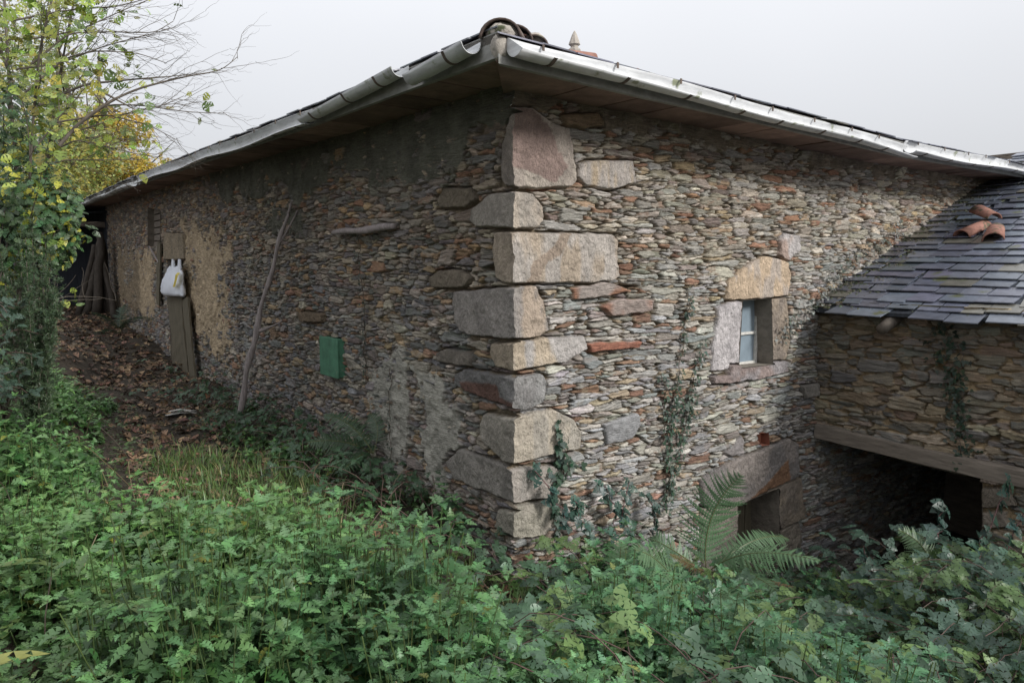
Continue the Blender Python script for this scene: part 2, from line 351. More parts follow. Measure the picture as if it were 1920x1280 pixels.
def wall_field(o, d, n, T, Zf, spec, holes, seed, classes, pal, wts, W, H, mortar=(.30, .235, .15), mdepth=-.022, plaster=None, rough=1.0, fill=.0):
    """T (nc,) distances along the wall; Zf(T,v) heights; spec: list of dict(poly, off, col, r); returns arrays"""
    nr = Zf; v = np.linspace(0, 1, nr[2]); zb = nr[0](T); zt = nr[1](T)
    X = np.repeat(T[None], nr[2], 0); Z = zb[None] + v[:, None] * (zt - zb)[None]
    P, I1, I2, F2, dx = draw_stones(W[0], W[1], H[0], H[1], seed, classes, [s['poly'] for s in spec] + list(holes))
    wx = X + (fbm(X * 16, Z * 34, seed) - .5) * .045 + (fbm(X * 3, Z * 3, seed + 3) - .5) * .03
    wz = Z + (fbm(X * 9, Z * 16, seed + 9) - .5) * .020 + (vnoise(X * 1.1, Z * 1.5, seed + 4) - .5) * .05
    ii = np.clip(((wx - W[0]) / dx).astype(int), 0, I1.shape[1] - 1); jj = np.clip(((wz - H[0]) / dx).astype(int), 0, I1.shape[0] - 1)
    a = I1[jj, ii]; b = I2[jj, ii]
    d1 = stone_d(P, a, wx, wz); d2 = np.where(F2[jj, ii] < 8, stone_d(P, b, wx, wz), 1)
    nS = len(P['cx']); r = np.random.default_rng(seed + 1)
    off = r.uniform(-.006, .018, nS) * rough + np.where(P['h'] > .035, .012, 0); tx = r.normal(0, .07, nS); tz = r.normal(0, .28, nS); rr = r.uniform(.002, .006, nS); tl = r.normal(0, 1, nS)
    e = np.minimum((d2 - d1) * .5, -d1 + .013 + fill * vnoise(X * 4, Z * 4, 77))
    wgt = sstep(0, 1, e / rr[a])
    lx = wx - P['cx'][a]; lz = wz - P['cz'][a]
    hs = off[a] + (tx[a] * lx).clip(-.02, .02) + (tz[a] * lz).clip(-.012, .012) + (vnoise(wx * 6 + a * 7.3, (wz + .12 * tl[a] * lx) * 95, seed + 2) - .5) * .013 + (fbm(wx * 9 + a * 3.1, wz * 26, seed + 8, 3) - .5) * .026
    hm = mdepth + (fbm(X * 18, Z * 22, seed + 7, 3) - .5) * .034 - .05 * sstep(.58, .75, fbm(X * 5, Z * 9, seed + 71))
    hgt = hm + (hs - hm) * wgt + (fbm(X * .9, Z * 1.3, seed + 72) - .5) * .07 * sstep(0, .5, X)
    ci = r.choice(len(pal), nS, p=wts / wts.sum()); big = fbm(P['cx'] * .9, P['cz'] * .9, seed + 21)
    base = pal[ci] * r.uniform(.78, 1.22, nS)[:, None] * (.8 + .4 * big[:, None])
    base = base * (1 + r.normal(0, .022, (nS, 3)))
    sc = base[a] * (.72 + .56 * vnoise(wx * 7 + a * 3.7, (wz + .12 * tl[a] * lx) * 120, seed + 12))[..., None]
    gz = sstep(-.5, .5, Z - E + (fbm(X * .8, Z * .8, 87) - .5) * .8)[..., None]; sc = sc * (np.array((.98, .99, 1.01)) * (1 - gz) + np.array((1.06, 1.0, .93)) * gz)
    patch = sstep(.56, .7, fbm(wx * 12 + a * 1.7, wz * 22, seed + 31))[..., None]
    sc = sc * (1 - patch * .6) + patch * .6 * pal[(ci[a] + 3) % len(pal)]
    mc = np.array(mortar) * (.7 + .6 * fbm(X * 7, Z * 9, seed + 41))[..., None]
    cw = sstep(.15, .8, wgt)[..., None]
    col = mc * (1 - cw) + sc * cw
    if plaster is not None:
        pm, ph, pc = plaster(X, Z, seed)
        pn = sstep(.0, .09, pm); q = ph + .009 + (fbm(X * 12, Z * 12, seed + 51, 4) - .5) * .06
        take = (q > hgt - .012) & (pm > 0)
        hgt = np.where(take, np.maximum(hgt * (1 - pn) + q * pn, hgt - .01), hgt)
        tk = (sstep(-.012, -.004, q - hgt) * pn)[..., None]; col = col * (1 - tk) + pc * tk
    sid = np.full(X.shape, -1, int)
    for k, s in enumerate(spec):
        wpx = X + (fbm(X * 11, Z * 11, seed + 60) - .5) * .034; wpz = Z + (fbm(X * 11 + 7, Z * 11, seed + 61) - .5) * .022
        dd = sdf(s['poly'], wpx, wpz); rad = s.get('r', .014)
        q = sstep(-.004, rad, -dd); m = dd < .012
        hh = s.get('off', .03) + (fbm(X * 6, Z * 6, seed + 70 + k) - .5) * s.get('amp', .032) + (fbm(X * 36, Z * 30, seed + 90 + k, 3) - .5) * .016
        hgt = np.where(m, (mdepth - .012) + (hh - mdepth + .012) * q, hgt)
        sid = np.where(dd < .003, k, sid)
        c1 = np.array(s['col']); c2 = np.array(s.get('col2', c1 * .8))
        g = sstep(.42, .62, fbm(X * s.get('fx', 4), Z * s.get('fz', 4) + k * 5, seed + 80 + k))[..., None]
        cc = (c1 * (1 - g) + c2 * g) * (.93 + .42 * fbm(X * 25, Z * 25, seed + 95))[..., None] * np.array([1.03, .99, .965]) * (.82 + .36 * fbm(X * 3, Z * 5, seed + 96, 4))[..., None]
        if 'stain' in s:
            sp_, scol = s['stain']; sdm = sstep(.01, -.01, sdf(sp_, wpx + (fbm(X * 30, Z * 30, 3) - .5) * .05, wpz))[..., None]
            cc = cc * (1 - sdm) + np.array(scol) * (.8 + .4 * fbm(X * 20, Z * 20, 8))[..., None] * sdm
        qq = (q * m)[..., None] > .35
        col = np.where(qq, cc, col)
    drop = np.zeros(X.shape, bool)
    for hp in holes:
        dh = sdf(hp, X, Z); ins = dh < 0; drop |= ins
        bx, bz = project_out(hp, X, Z); mask = ins & (dh > -.06); X = np.where(mask, bx, X); Z = np.where(mask, bz, Z)
    return X, Z, hgt, col, sid, drop
def field_faces(sh, drop, sid):
    R_, K = sh; idx = np.arange(R_ * K).reshape(R_, K)
    F = np.stack([idx[:-1, :-1], idx[:-1, 1:], idx[1:, 1:], idx[1:, :-1]], -1).reshape(-1, 4)
    keep = ~drop.ravel()[F].all(1); F = F[keep]
    return F, sid.ravel()[F].max(1)
def adaptive(t0, t1, o, d, f=.0015):
    T = [t0]
    while T[-1] < t1:
        y = abs((o + d * T[-1])[1]); T.append(T[-1] + max(.0055, y * f))
    return np.array(T)
def poly_on(o, d, n, pts, off=.03): return [on(o, d, n, x, y, off) for x, y in pts]
def submesh(V, F, cols):
    u, inv = np.unique(F.ravel(), return_inverse=True); return V[u], inv.reshape(F.shape), cols[u]

GR = (.36, .33, .30); GR2 = (.30, .285, .275); PINK = (.27, .20, .175); OCH = (.38, .29, .20)
pR = lambda p: poly_on(C0, RD, NR, p); pL = lambda p: poly_on(C0, LD, NL, p)
def ext(poly):       # corner stones run past the corner edge
    return [(-.2 if t < .012 else t, z) for t, z in poly]
QR = [
 dict(p=[(960,205),(1000,200),(1030,225),(1070,240),(1078,290),(1086,340),(1075,352),(1010,355),(960,356)], l=[(965,205),(950,215),(940,270),(936,340),(945,352),(965,356)], col=(.36,.33,.29), col2=(.31,.28,.25), stain=[(960,205),(1000,205),(1035,245),(1050,290),(1065,310),(1040,345),(990,320),(960,300)]),
 dict(p=[(960,358),(1000,360),(1020,385),(1024,415),(1010,430),(960,431)], l=[(965,358),(915,363),(885,390),(879,415),(890,427),(965,431)], col=(.37,.33,.28), col2=(.32,.30,.27)),
 dict(p=[(960,433),(1150,437),(1160,450),(1167,520),(1150,530),(960,533)], l=[(965,433),(925,434),(921,470),(930,525),(945,532),(965,533)], col=(.36,.34,.315), col2=(.36,.31,.25), stain=[(1010,533),(985,533),(1000,490),(1040,460),(1050,436),(1070,436),(1050,480),(1020,500)], sc=(.33,.265,.21)),
 dict(p=[(960,533),(1005,535),(1020,560),(1033,620),(1015,632),(960,638)], l=[(965,533),(850,545),(846,570),(857,620),(880,630),(965,638)], col=(.38,.32,.26), col2=(.28,.265,.25)),
 dict(p=[(960,638),(1100,628),(1103,655),(1060,680),(960,702)], l=[(965,638),(920,642),(917,665),(930,690),(965,702)], col=(.35,.34,.33), col2=(.37,.32,.25)),
 dict(p=[(960,706),(1020,700),(1028,720),(1022,755),(985,773),(960,774)], l=[(965,706),(870,690),(850,700),(850,720),(870,735),(965,774)], col=(.24,.245,.245), col2=(.19,.19,.19), lst=[(860,715),(930,720),(935,745),(965,765),(930,760),(870,735)]),
 dict(p=[(960,783),(1040,765),(1075,785),(1093,810),(1090,845),(1050,850),(960,875)], l=[(965,783),(905,775),(896,800),(905,830),(940,865),(965,875)], col=(.36,.33,.275), col2=(.30,.285,.25)),
 dict(p=[(960,878),(1040,870),(1057,880),(1052,930),(960,945)], l=[(965,878),(860,840),(835,865),(850,900),(965,945)], col=(.31,.29,.265), col2=(.26,.25,.23)),
 dict(p=[(960,948),(1052,932),(1062,965),(1020,1005),(960,1012)], l=[(965,948),(930,955),(925,990),(965,1012)], col=(.33,.31,.27), col2=(.28,.27,.23)),
]
specR = []; specL = []
for q in QR:
    s = dict(poly=ext(pR(q['p'])), off=.032, col=q['col'], col2=q['col2'], fx=9, fz=2.5)
    if 'stain' in q: s['stain'] = (ext(pR(q['stain'])), q.get('sc', PINK))
    specR.append(s)
    c = np.array(q['col2']) * .86  # left faces coloured darker, painting the shaded side of each block
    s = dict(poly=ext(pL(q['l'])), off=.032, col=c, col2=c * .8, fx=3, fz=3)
    if 'lst' in q: s['stain'] = (ext(pL(q['lst'])), (.13, .075, .06))
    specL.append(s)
NQ = len(QR)
specR += [
 dict(poly=pR([(1088,305),(1110,297),(1190,300),(1194,345),(1150,356),(1100,348),(1085,330)]), off=.03, col=(.35,.33,.31), col2=(.38,.32,.24), fx=12, fz=2, nm='facing_block'),
 dict(poly=pR([(1362,528),(1430,478),(1478,487),(1486,515),(1479,556),(1379,566),(1365,562)]), off=.03, col=(.42,.34,.25), col2=(.36,.32,.28), fx=12, fz=3, nm='window_lintel'),
 dict(poly=pR([(1350,575),(1372,565),(1412,562),(1410,690),(1380,694),(1337,697),(1340,650)]), off=.025, col=(.43,.42,.43), col2=(.36,.35,.36), fx=8, fz=8, nm='jamb_stone'),
 dict(poly=pR([(1430,562),(1478,556),(1483,640),(1471,686),(1430,690)]), off=.03, col=(.24,.205,.165), col2=(.20,.175,.15), nm='jamb_stone'),
 dict(poly=pR([(1370,684),(1474,676),(1478,698),(1420,712),(1338,722),(1337,706),(1368,702)]), off=.045, col=(.23,.19,.18), col2=(.27,.26,.27), r=.012, nm='window_sill'),
 dict(poly=pR([(1462,450),(1475,435),(1500,440),(1502,470),(1480,492),(1462,480)]), off=.035, col=(.37,.36,.36), col2=(.30,.24,.21), nm='facing_block'),
 dict(poly=pR([(1315,900),(1370,865),(1480,821),(1497,830),(1499,892),(1440,921),(1380,952),(1318,950)]), off=.045, col=(.235,.215,.20), col2=(.19,.18,.175), stain=pR([(1400,945),(1425,915),(1440,900),(1475,860),(1478,900),(1440,925)]) and None, nm='door_lintel'),
 dict(poly=pR([(1440,918),(1502,893),(1511,960),(1508,973),(1440,1005)]), off=.04, col=(.25,.215,.17), col2=(.21,.185,.155), nm='door_jamb_stone'),
 dict(poly=pR([(1440,1004),(1500,976),(1506,1040),(1440,1072)]), off=.035, col=(.22,.20,.165), col2=(.19,.17,.145), nm='door_jamb_stone'),
 dict(poly=pR([(1318,952),(1404,944),(1404,1120),(1318,1130)]), off=.02, col=(.22,.20,.175), col2=(.18,.17,.15), nm='door_jamb_stone'),
 dict(poly=pR([(1502,722),(1534,717),(1535,742),(1510,748)]), off=.05, col=(.26,.25,.23), r=.01, nm='facing_block'),
 dict(poly=pR([(1105,643),(1205,640),(1203,652),(1110,661)]), off=.03, col=(.25,.115,.08), col2=(.20,.11,.085), r=.008, nm=None),
 dict(poly=pR([(1075,540),(1140,528),(1195,545),(1120,560),(1078,562)]), off=.025, col=(.30,.27,.25), col2=(.27,.15,.10), r=.01, nm=None),
 dict(poly=pR([(1130,575),(1160,560),(1230,562),(1225,585),(1150,595)]), off=.03, col=(.28,.24,.22), col2=(.25,.14,.10), r=.012, nm=None),
 dict(poly=pR([(1055,212),(1125,208),(1135,235),(1100,240),(1060,235)]), off=.03, col=(.22,.165,.11), r=.012, nm=None),
 dict(poly=pR([(1135,795),(1200,775),(1205,800),(1190,825),(1140,835)]), off=.02, col=(.26,.27,.28), r=.01, nm=None),
 dict(poly=pR([(1380,835),(1395,815),(1400,825),(1398,850),(1375,858),(1360,850)]), off=.02, col=(.24,.23,.23), r=.01, nm=None),
]
for s in specR:
    if 'stain' in s and s['stain'] is None: s.pop('stain')
specR[NQ + 6]['stain'] = (pR([(1395,948),(1425,915),(1440,900),(1475,860),(1478,905),(1440,925)]), (.26, .15, .09))
holesR = [pR([(1393,563),(1447,559),(1450,683),(1386,690)]), pR([(1384,947),(1461,914),(1462,1075),(1384,1130)]), pR([(1428,812),(1443,811),(1445,834),(1428,837)])]
specL += [
 dict(poly=pL([(308,436),(345,438),(347,486),(308,487)]), off=.05, col=(.25,.21,.15), col2=(.21,.18,.13), r=.012, fx=12, fz=1, nm='lintel_board'),
 dict(poly=pL([(798,523),(820,505),(860,505),(885,520),(870,540),(810,542)]), off=.03, col=(.19,.165,.13), nm='facing_block'),
 dict(poly=pL([(818,660),(832,653),(880,660),(882,688),(820,680)]), off=.035, col=(.17,.155,.135), r=.01, nm='facing_block'),
 dict(poly=pL([(815,375),(830,350),(880,352),(890,372),(870,392),(825,392)]), off=.03, col=(.15,.13,.10), nm='facing_block'),
 dict(poly=pL([(558,585),(604,588),(604,605),(565,604)]), off=.05, col=(.18,.14,.10), r=.01, nm='facing_block'),
 dict(poly=pL([(478,556),(487,556),(487,572),(478,572)]), off=.05, col=(.24,.24,.23), r=.006, nm='facing_block'),
]
holesL = [pL([(313,487),(343,487),(352,694),(320,690)]), pL([(276,390),(299,395),(299,462),(276,462)]), pL([(603,632),(636,632),(638,696),(605,697)])]

# height of the eaves line, read along the left and right
eL = [on(CE, LD, NL, x, y) for x, y in ((905, 112), (760, 165), (600, 226), (430, 285), (260, 344), (150, 388))]
eL = [(-.2, eL[0][1])] + eL + [(24, eL[-1][1] + .05)]
eR = [on(CE, RD, NR, x, y) for x, y in ((960, 118), (1200, 176), (1450, 232), (1690, 290), (1900, 326))]
eR = [(-.2, eR[0][1])] + eR + [(13, eR[-1][1])]
eaveL = lambda t: np.interp(t, [a for a, b in eL], [b for a, b in eL])
eaveR = lambda t: np.interp(t, [a for a, b in eR], [b for a, b in eR])
print('eaves L', [(round(a, 2), round(b - E, 2)) for a, b in eL]); print('eaves R', [(round(a, 2), round(b - E, 2)) for a, b in eR])
tEndL = on(C0, LD, NL, 205, 500)[0]; tJ = float((AJ - C0) @ RD); print('left wall ends', tEndL, 'annex joins at', tJ)

def plasterL(X, Z, seed):
    a = np.array(pL([(340,420),(375,410),(400,430),(420,445),(432,480),(428,560),(440,610),(425,650),(400,660),(370,620),(352,640),(345,560),(340,480)]))
    b = np.array(pL([(697,690),(745,680),(760,760),(752,860),(765,920),(730,890),(710,840),(700,760)]))
    c = np.array(pL([(775,690),(830,700),(835,760),(850,790),(868,840),(840,880),(880,930),(860,960),(800,900),(790,820)]))
    d = np.array(pL([(210,420),(300,440),(300,640),(215,620)]))
    e2 = np.array(pL([(505,395),(560,390),(560,440),(500,430)])); f2 = np.array(pL([(460,600),(470,600),(470,700),(460,700)]))
    nzz = (fbm(X * 2.6, Z * 2.6, seed + 5, 5) - .5) * 1.5 + (fbm(X * 16, Z * 16, seed + 6) - .5) * .9
    pa = -sdf(a, X, Z) / .45 - .10 + nzz * 1.35; pb = -sdf(b, X, Z) / .2 + .22 + nzz * 1.5; pc = -sdf(c, X, Z) / .2 + nzz * 1.7 - .05; pd = -sdf(d, X, Z) / .8 + nzz * 1.1 - .62
    pe = -sdf(e2, X, Z) / .3 + nzz * 1.4 - .1
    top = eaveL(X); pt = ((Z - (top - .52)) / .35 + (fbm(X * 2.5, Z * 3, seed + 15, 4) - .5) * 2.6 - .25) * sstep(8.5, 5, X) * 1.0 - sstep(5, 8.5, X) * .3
    pm = np.maximum.reduce([pa, pb, pc, pd, pe, pt]); pm = np.clip(pm, 0, 1)
    oc = np.array((.42, .33, .22)); gy = np.array((.36, .345, .30))
    wv = sstep(3.0, 4.0, X)[..., None]; colr = (gy * (1 - wv) + oc * wv) * (.75 + .5 * fbm(X * 5, Z * 5, 91))[..., None]
    wt = sstep(-.1, .1, pt - np.maximum.reduce([pa, pb, pc, pd]))[..., None]; colr = colr * (1 - wt) + np.array((.13, .128, .10)) * (.6 + .8 * fbm(X * 6, Z * 6, 93))[..., None] * wt  # band under the eaves: eave shade painted into the colour, plus green stain
    wf = sstep(12.9, 13.3, X)[..., None]; colr = colr * (1 - wf * .45)  # far plaster darkened in colour to paint the shade it stands in
    return pm, .008 + (fbm(X * 4, Z * 4, 4) - .5) * .03, colr
def plasterR(X, Z, seed):
    top = eaveR(X)
    pm = np.clip((Z - (top - .16)) / .2 + (fbm(X * 4, Z * 4, 3) - .5) * 1.8 - .35, 0, 1)
    col = np.array((.24, .20, .15)) * (.6 + .8 * fbm(X * 6, Z * 6, 92))[..., None]
    return pm, .012 + (fbm(X * 5, Z * 5, 4) - .5) * .05, col

house = thing('stone_farmhouse', 'long low schist farmhouse with large granite corner blocks and slate eaves', 'house', (*C0, 0))
TL = adaptive(0, tEndL, C0, LD); TR = adaptive(0, 12.0, C0, RD)
zbL = lambda T: np.interp(T, [0, 3, 8, 12, 17, 25], [-2.75, -2.4, -2.25, -2.1, -1.6, -1.4]) + E
zbR = lambda T: np.interp(T, [0, 1, 3, 12], [-2.75, -3.1, -3.7, -3.8]) + E
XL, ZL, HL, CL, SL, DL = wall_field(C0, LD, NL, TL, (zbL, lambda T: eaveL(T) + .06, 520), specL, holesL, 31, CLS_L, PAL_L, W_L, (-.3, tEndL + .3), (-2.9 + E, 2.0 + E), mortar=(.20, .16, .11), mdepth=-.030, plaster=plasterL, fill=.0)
XR, ZR, HR, CR, SR, DR = wall_field(C0, RD, NR, TR, (zbR, lambda T: eaveR(T) + .06, 720), specR, holesR, 57, CLS, PAL_R, W_R, (-.3, 12.3), (-3.9 + E, 1.7 + E), mortar=(.17, .135, .09), mdepth=-.034, plaster=plasterR)
def corner_blend(X, Z, H, o, d, n, other_h_at_corner, other_n):
    s = np.clip(1 - X / .14, 0, 1) ** 2
    q = o[None, None] + X[..., None] * d + H[..., None] * n + (s * other_h_at_corner[:, None])[..., None] * other_n
    return np.concatenate([q, Z[..., None]], -1)
# both walls share the corner column: resample the left heights onto the right wall's rows and back
hLc = HL[:, 0] - .004 * vnoise(ZL[:, 0] * 60, ZL[:, 0] * 0, 4); hRc = HR[:, 0] - .004 * vnoise(ZR[:, 0] * 60, ZR[:, 0] * 0, 4)
zc = np.linspace(min(ZL[0, 0], ZR[0, 0]), 3.5, 900)
cl = np.interp(zc, ZL[:, 0], hLc); cr = np.interp(zc, ZR[:, 0], hRc)
HL[:, 0] = np.interp(ZL[:, 0], zc, cl); HR[:, 0] = np.interp(ZR[:, 0], zc, cr)
VLw = corner_blend(XL, ZL, HL, C0, LD, NL, np.interp(ZL[:, 0], zc, cr), NR)
VRw = corner_blend(XR, ZR, HR, C0, RD, NR, np.interp(ZR[:, 0], zc, cl), NL)
FL, fL = field_faces(XL.shape, DL, SL); FR, fR = field_faces(XR.shape, DR, SR)
def emit(V, Cc, F, fs, spec, base_mat, nm, flip):
    V = V.reshape(-1, 3); Cc = Cc.reshape(-1, 3)
    if flip: F = F[:, ::-1]
    named = [k for k, s in enumerate(spec) if s.get('nm', 'q')]
    m = ~np.isin(fs, named); v, f, c = submesh(V, F[m], Cc); mesh(nm, v, f, base_mat, house, c)
    return {k: submesh(V, F[fs == k], Cc) for k in named}
oL = emit(VLw, CL, FL, fL, specL, M['slatewall'], 'wall', False)
oR = emit(VRw, CR, FR, fR, specR, M['slatewall'], 'wall', False)
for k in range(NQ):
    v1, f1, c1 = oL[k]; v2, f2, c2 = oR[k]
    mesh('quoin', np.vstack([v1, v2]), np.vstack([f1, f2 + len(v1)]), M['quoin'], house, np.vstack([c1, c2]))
for dct, spec in ((oL, specL), (oR, specR)):
    for k, (v, f, c) in dct.items():
        if k >= NQ and len(f): mesh(spec[k]['nm'], v, f, M['quoin'] if spec[k]['nm'] != 'lintel_board' else M['slatewall'], house, c)

def reveal(o, d, n, hole, depth, m, name, parent, off=.03, skip=()):
    mb = MB(); p = hole
    for i in range(len(p)):
        if i in skip: continue
        a, b = p[i], p[(i + 1) % len(p)]
        mb.add([P3(o, d, n, a[0], a[1], off), P3(o, d, n, b[0], b[1], off), P3(o, d, n, b[0], b[1], -depth), P3(o, d, n, a[0], a[1], -depth)], [(0, 1, 2, 3)])
    return mb.build(name, m, parent)
M['reveal'] = mat('reveal_stone', (.20, .175, .145), var=.35, streak=(9, 9, 14), bump=.7, bscale=(25, 25, 35), dist=.02)
reveal(C0, RD, NR, holesR[0], .32, M['reveal'], 'window_reveal', house)
reveal(C0, RD, NR, holesR[1], .45, M['reveal'], 'door_reveal', house)
reveal(C0, RD, NR, holesR[2], .2, M['brick'], 'vent_reveal', house, off=.02)
reveal(C0, LD, NL, holesL[0], .45, M['reveal'], 'door_reveal', house, off=.02)
reveal(C0, LD, NL, holesL[1], .3, M['reveal'], 'window_reveal', house, off=.02)
reveal(C0, LD, NL, holesL[2], .2, M['reveal'], 'box_recess', house, off=.01)

# window: frame with two panes set back in the reveal
h = holesR[0]; t0 = (h[0][0] + h[3][0]) / 2 - .02; t1 = (h[1][0] + h[2][0]) / 2 + .02; z1 = max(h[0][1], h[1][1]) + .01; z0 = min(h[2][1], h[3][1]) - .01
win = bpy.data.objects.new('window', None); C.objects.link(win); win.parent = house; win.location = (0, 0, 0)
WO = -.14
def wbar(mb, ta, tb, za, zb, o1=WO - .045, o2=WO):
    b = [P3(C0, RD, NR, t, z, o1) for t, z in ((ta, za), (tb, za), (tb, zb), (ta, zb))]; q = [P3(C0, RD, NR, t, z, o2) for t, z in ((ta, za), (tb, za), (tb, zb), (ta, zb))]
    mb.hexa(b, q)
mb = MB(); fw = .035
wbar(mb, t0, t0 + fw, z0, z1); wbar(mb, t1 - fw, t1, z0, z1); wbar(mb, t0 + fw, t1 - fw, z0, z0 + fw); wbar(mb, t0 + fw, t1 - fw, z1 - fw, z1)
zm = (z0 + z1) / 2 - .02; wbar(mb, t0 + fw, t1 - fw, zm - .013, zm + .013)
mb.build('window_frame', M['frame'], win, bevel=.003)
for za, zb in ((z0 + fw, zm - .013), (zm + .013, z1 - fw)):
    mb = MB(); wbar(mb, t0 + fw, t1 - fw, za, zb, WO - .03, WO - .022); mb.build('pane', M['pane'], win)
# leaf dirt on the sill is stuff added later; cellar door boards
mb = MB(); hd = holesR[1]
ta, tb = min(p[0] for p in hd) - .02, max(p[0] for p in hd) + .02; za, zb = min(p[1] for p in hd) - .3, max(p[1] for p in hd) + .05
nb = 5
for i in range(nb):
    a = ta + (tb - ta) * i / nb; b = ta + (tb - ta) * (i + 1) / nb - .006
    wbar(mb, a, b, za, zb, -.33 - .01 * (i % 2), -.30 - .008 * (i % 2))
mb.build('door', M['plank'], house, bevel=.003)
# left wall: timber louvre in the far opening and its sill
mb = MB(); hw = holesL[1]; ta, tb = min(p[0] for p in hw) - .02, max(p[0] for p in hw) + .02; za, zb = min(p[1] for p in hw), max(p[1] for p in hw)
for i in range(6):
    z = za + (zb - za) * (i + .5) / 6
    mb.box(P3(C0, LD, NL, (ta + tb) / 2, z, -.1), (*LD, 0), (*NL, 0), (0, 0, 1), (tb - ta) / 2, .012, (zb - za) / 15, jit=.006)
mb.build('shutter', M['wood'], house)
# slab jutting from the left wall
mb = MB(); a = on(C0, LD, NL, 636, 437); b = on(C0, LD, NL, 752, 425)
pts = [P3(C0, LD, NL, a[0] + (b[0] - a[0]) * f, a[1] + (b[1] - a[1]) * f + .008 * math.sin(f * 9), .06) for f in np.linspace(0, 1, 9)]
mb.tube(pts, [.024, .03, .034, .03, .034, .038, .034, .034, .026], 6); mb.build('timber_peg', M['pole'], house, smooth=True)

# ------------------------------------------------------------------ roof of the house
SLP = math.tan(math.radians(18.0))
inL, inR = -NL, -NR
def roof_point(side, t, s, up=0.0):
    t = max(t, s)
    """t along the eaves from the corner, s inward; eaves height follows the gutter line"""
    if side == 'L': q = CE + LD * t + inL * s; z = eaveL(t) + .03
    else: q = CE + RD * t + inR * s; z = eaveR(t) + .03
    return np.array([q[0], q[1], z + .10 + s * SLP + up])
def slate_rows(pt, u0f, u1, rows, expo, wd, name, parent, thick=.009, seed=1, col=None, lift=.012, drop=None, maxn=99999):
    r = np.random.default_rng(seed); nb = NB(); tv = np.array([(x, y, z) for z in (0, 1) for x, y in ((0, 0), (1, 0), (1, 1), (0, 1))], float)
    for j in range(rows):
        s0 = j * expo; u = u0f(s0) + r.uniform(-.3, 0) * wd
        while u < u1:
            wdt = wd * r.uniform(.65, 1.5)
            a0 = s0 - .03 + r.normal(0, .018) - (.06 if r.random() < .04 else 0); ln = expo * 1.45
            if drop is not None and drop(j, u, wdt): u += wdt; continue
            uu0, uu1 = u + r.uniform(0, .008), u + wdt - r.uniform(0, .01)
            up = lift + r.uniform(0, .012); cut = r.uniform(0, .045, 2) * (r.random(2) < .6); sk = r.normal(0, .014, 2); sk[0] += (.05 if r.random() < .12 else 0)
            c = [(uu0 + sk[0], a0 + cut[0] * .5, up), (uu1 + sk[0], a0 + cut[1] * .5, up), (uu1, a0 + ln, -.004), (uu0, a0 + ln, -.004)]
            if r.random() < .35: c.insert(1, None); c = [x for x in c if x]
            V = np.array([pt(x, y, z) for x, y, z in c] + [pt(x, y, z + thick) for x, y, z in c])
            F = np.array([(3, 2, 1, 0), (4, 5, 6, 7), (0, 1, 5, 4), (1, 2, 6, 5), (2, 3, 7, 6), (3, 0, 4, 7)])
            cc = (np.array((.115, .12, .15)) if col is None else np.array(col)) * r.uniform(.72, 1.32) * (1 + r.normal(0, .03, 3))
            if r.random() < .06: cc = np.array((.14, .135, .115)) * r.uniform(.7, 1.3)
            nb.add(V, F, cc); u += wdt
    return nb.build(name, M['slate'], parent, smooth=False)
tLmax = on(CE, LD, NL, 140, 395)[0]; print('left eaves end', tLmax)
roof = bpy.data.objects.new('roof', None); C.objects.link(roof); roof.parent = house; roof.location = (0, 0, 0)
slate_rows(lambda u, s, z: roof_point('L', u, s, z), lambda s: s, tLmax, 16, .22, .26, 'roof_slates', roof, seed=4)
slate_rows(lambda u, s, z: roof_point('R', u, s, z), lambda s: s, 12.5, 16, .22, .26, 'roof_slates', roof, seed=5)
# deck under the slates
nb = NB()
for side, mx_t in (('L', tLmax), ('R', 12.5)):
    ts = np.linspace(0, mx_t, 40); V = []
    for t in ts:
        for s, dz in ((0, -.012), (3.6, -.012), (3.6, -.06), (0, -.06)):
            tt = max(t, s) if t < s else t
            V.append(roof_point(side, max(t, s), s, dz))
    V = np.array(V); F = []
    for i in range(len(ts) - 1):
        for k in range(4): F.append((i * 4 + k, i * 4 + 4 + k, i * 4 + 4 + (k + 1) % 4, i * 4 + (k + 1) % 4))
    nb.add(V, np.array(F), (.1, .08, .07))
nb.build('roof_deck', M['wood'], roof, smooth=False)
# soffit of clay slabs between wall head and eaves board, slab by slab
for side, ef, mx_t, d, n, o in (('L', eaveL, tEndL + 1.5, LD, NL, C0), ('R', eaveR, 12.2, RD, NR, C0)):
    nb = NB(); t = -OVER; r = np.random.default_rng(8)
    while t < mx_t:
        wdt = .42 * r.uniform(.9, 1.1)
        tt0, tt1 = t + .004, t + wdt - .004; V = []
        for dz in (0, .03):
            for (tq, off) in ((tt0, OVER), (tt1, OVER), (tt1, -.12), (tt0, -.12)):
                if off < 0 and tq < 0: tq_ = tq * (-off / OVER if False else 0)
                else: tq_ = tq
                if off < 0: tq_ = max(tq_, 0.0)
                zz = float(ef(max(tq + OVER, 0))) + (.0 if off > 0 else .0) + dz + r.normal(0, .004)
                V.append(P3(o, d, n, tq_, zz, off - (.03 if off > 0 else 0)))
        F = np.array([(3, 2, 1, 0), (4, 5, 6, 7), (0, 1, 5, 4), (1, 2, 6, 5), (2, 3, 7, 6), (3, 0, 4, 7)])
        nb.add(np.array(V), F, np.array((.22, .15, .125)) * r.uniform(.6, 1.35)); t += wdt
    nb.build('soffit', M['soffit'], house, smooth=False)
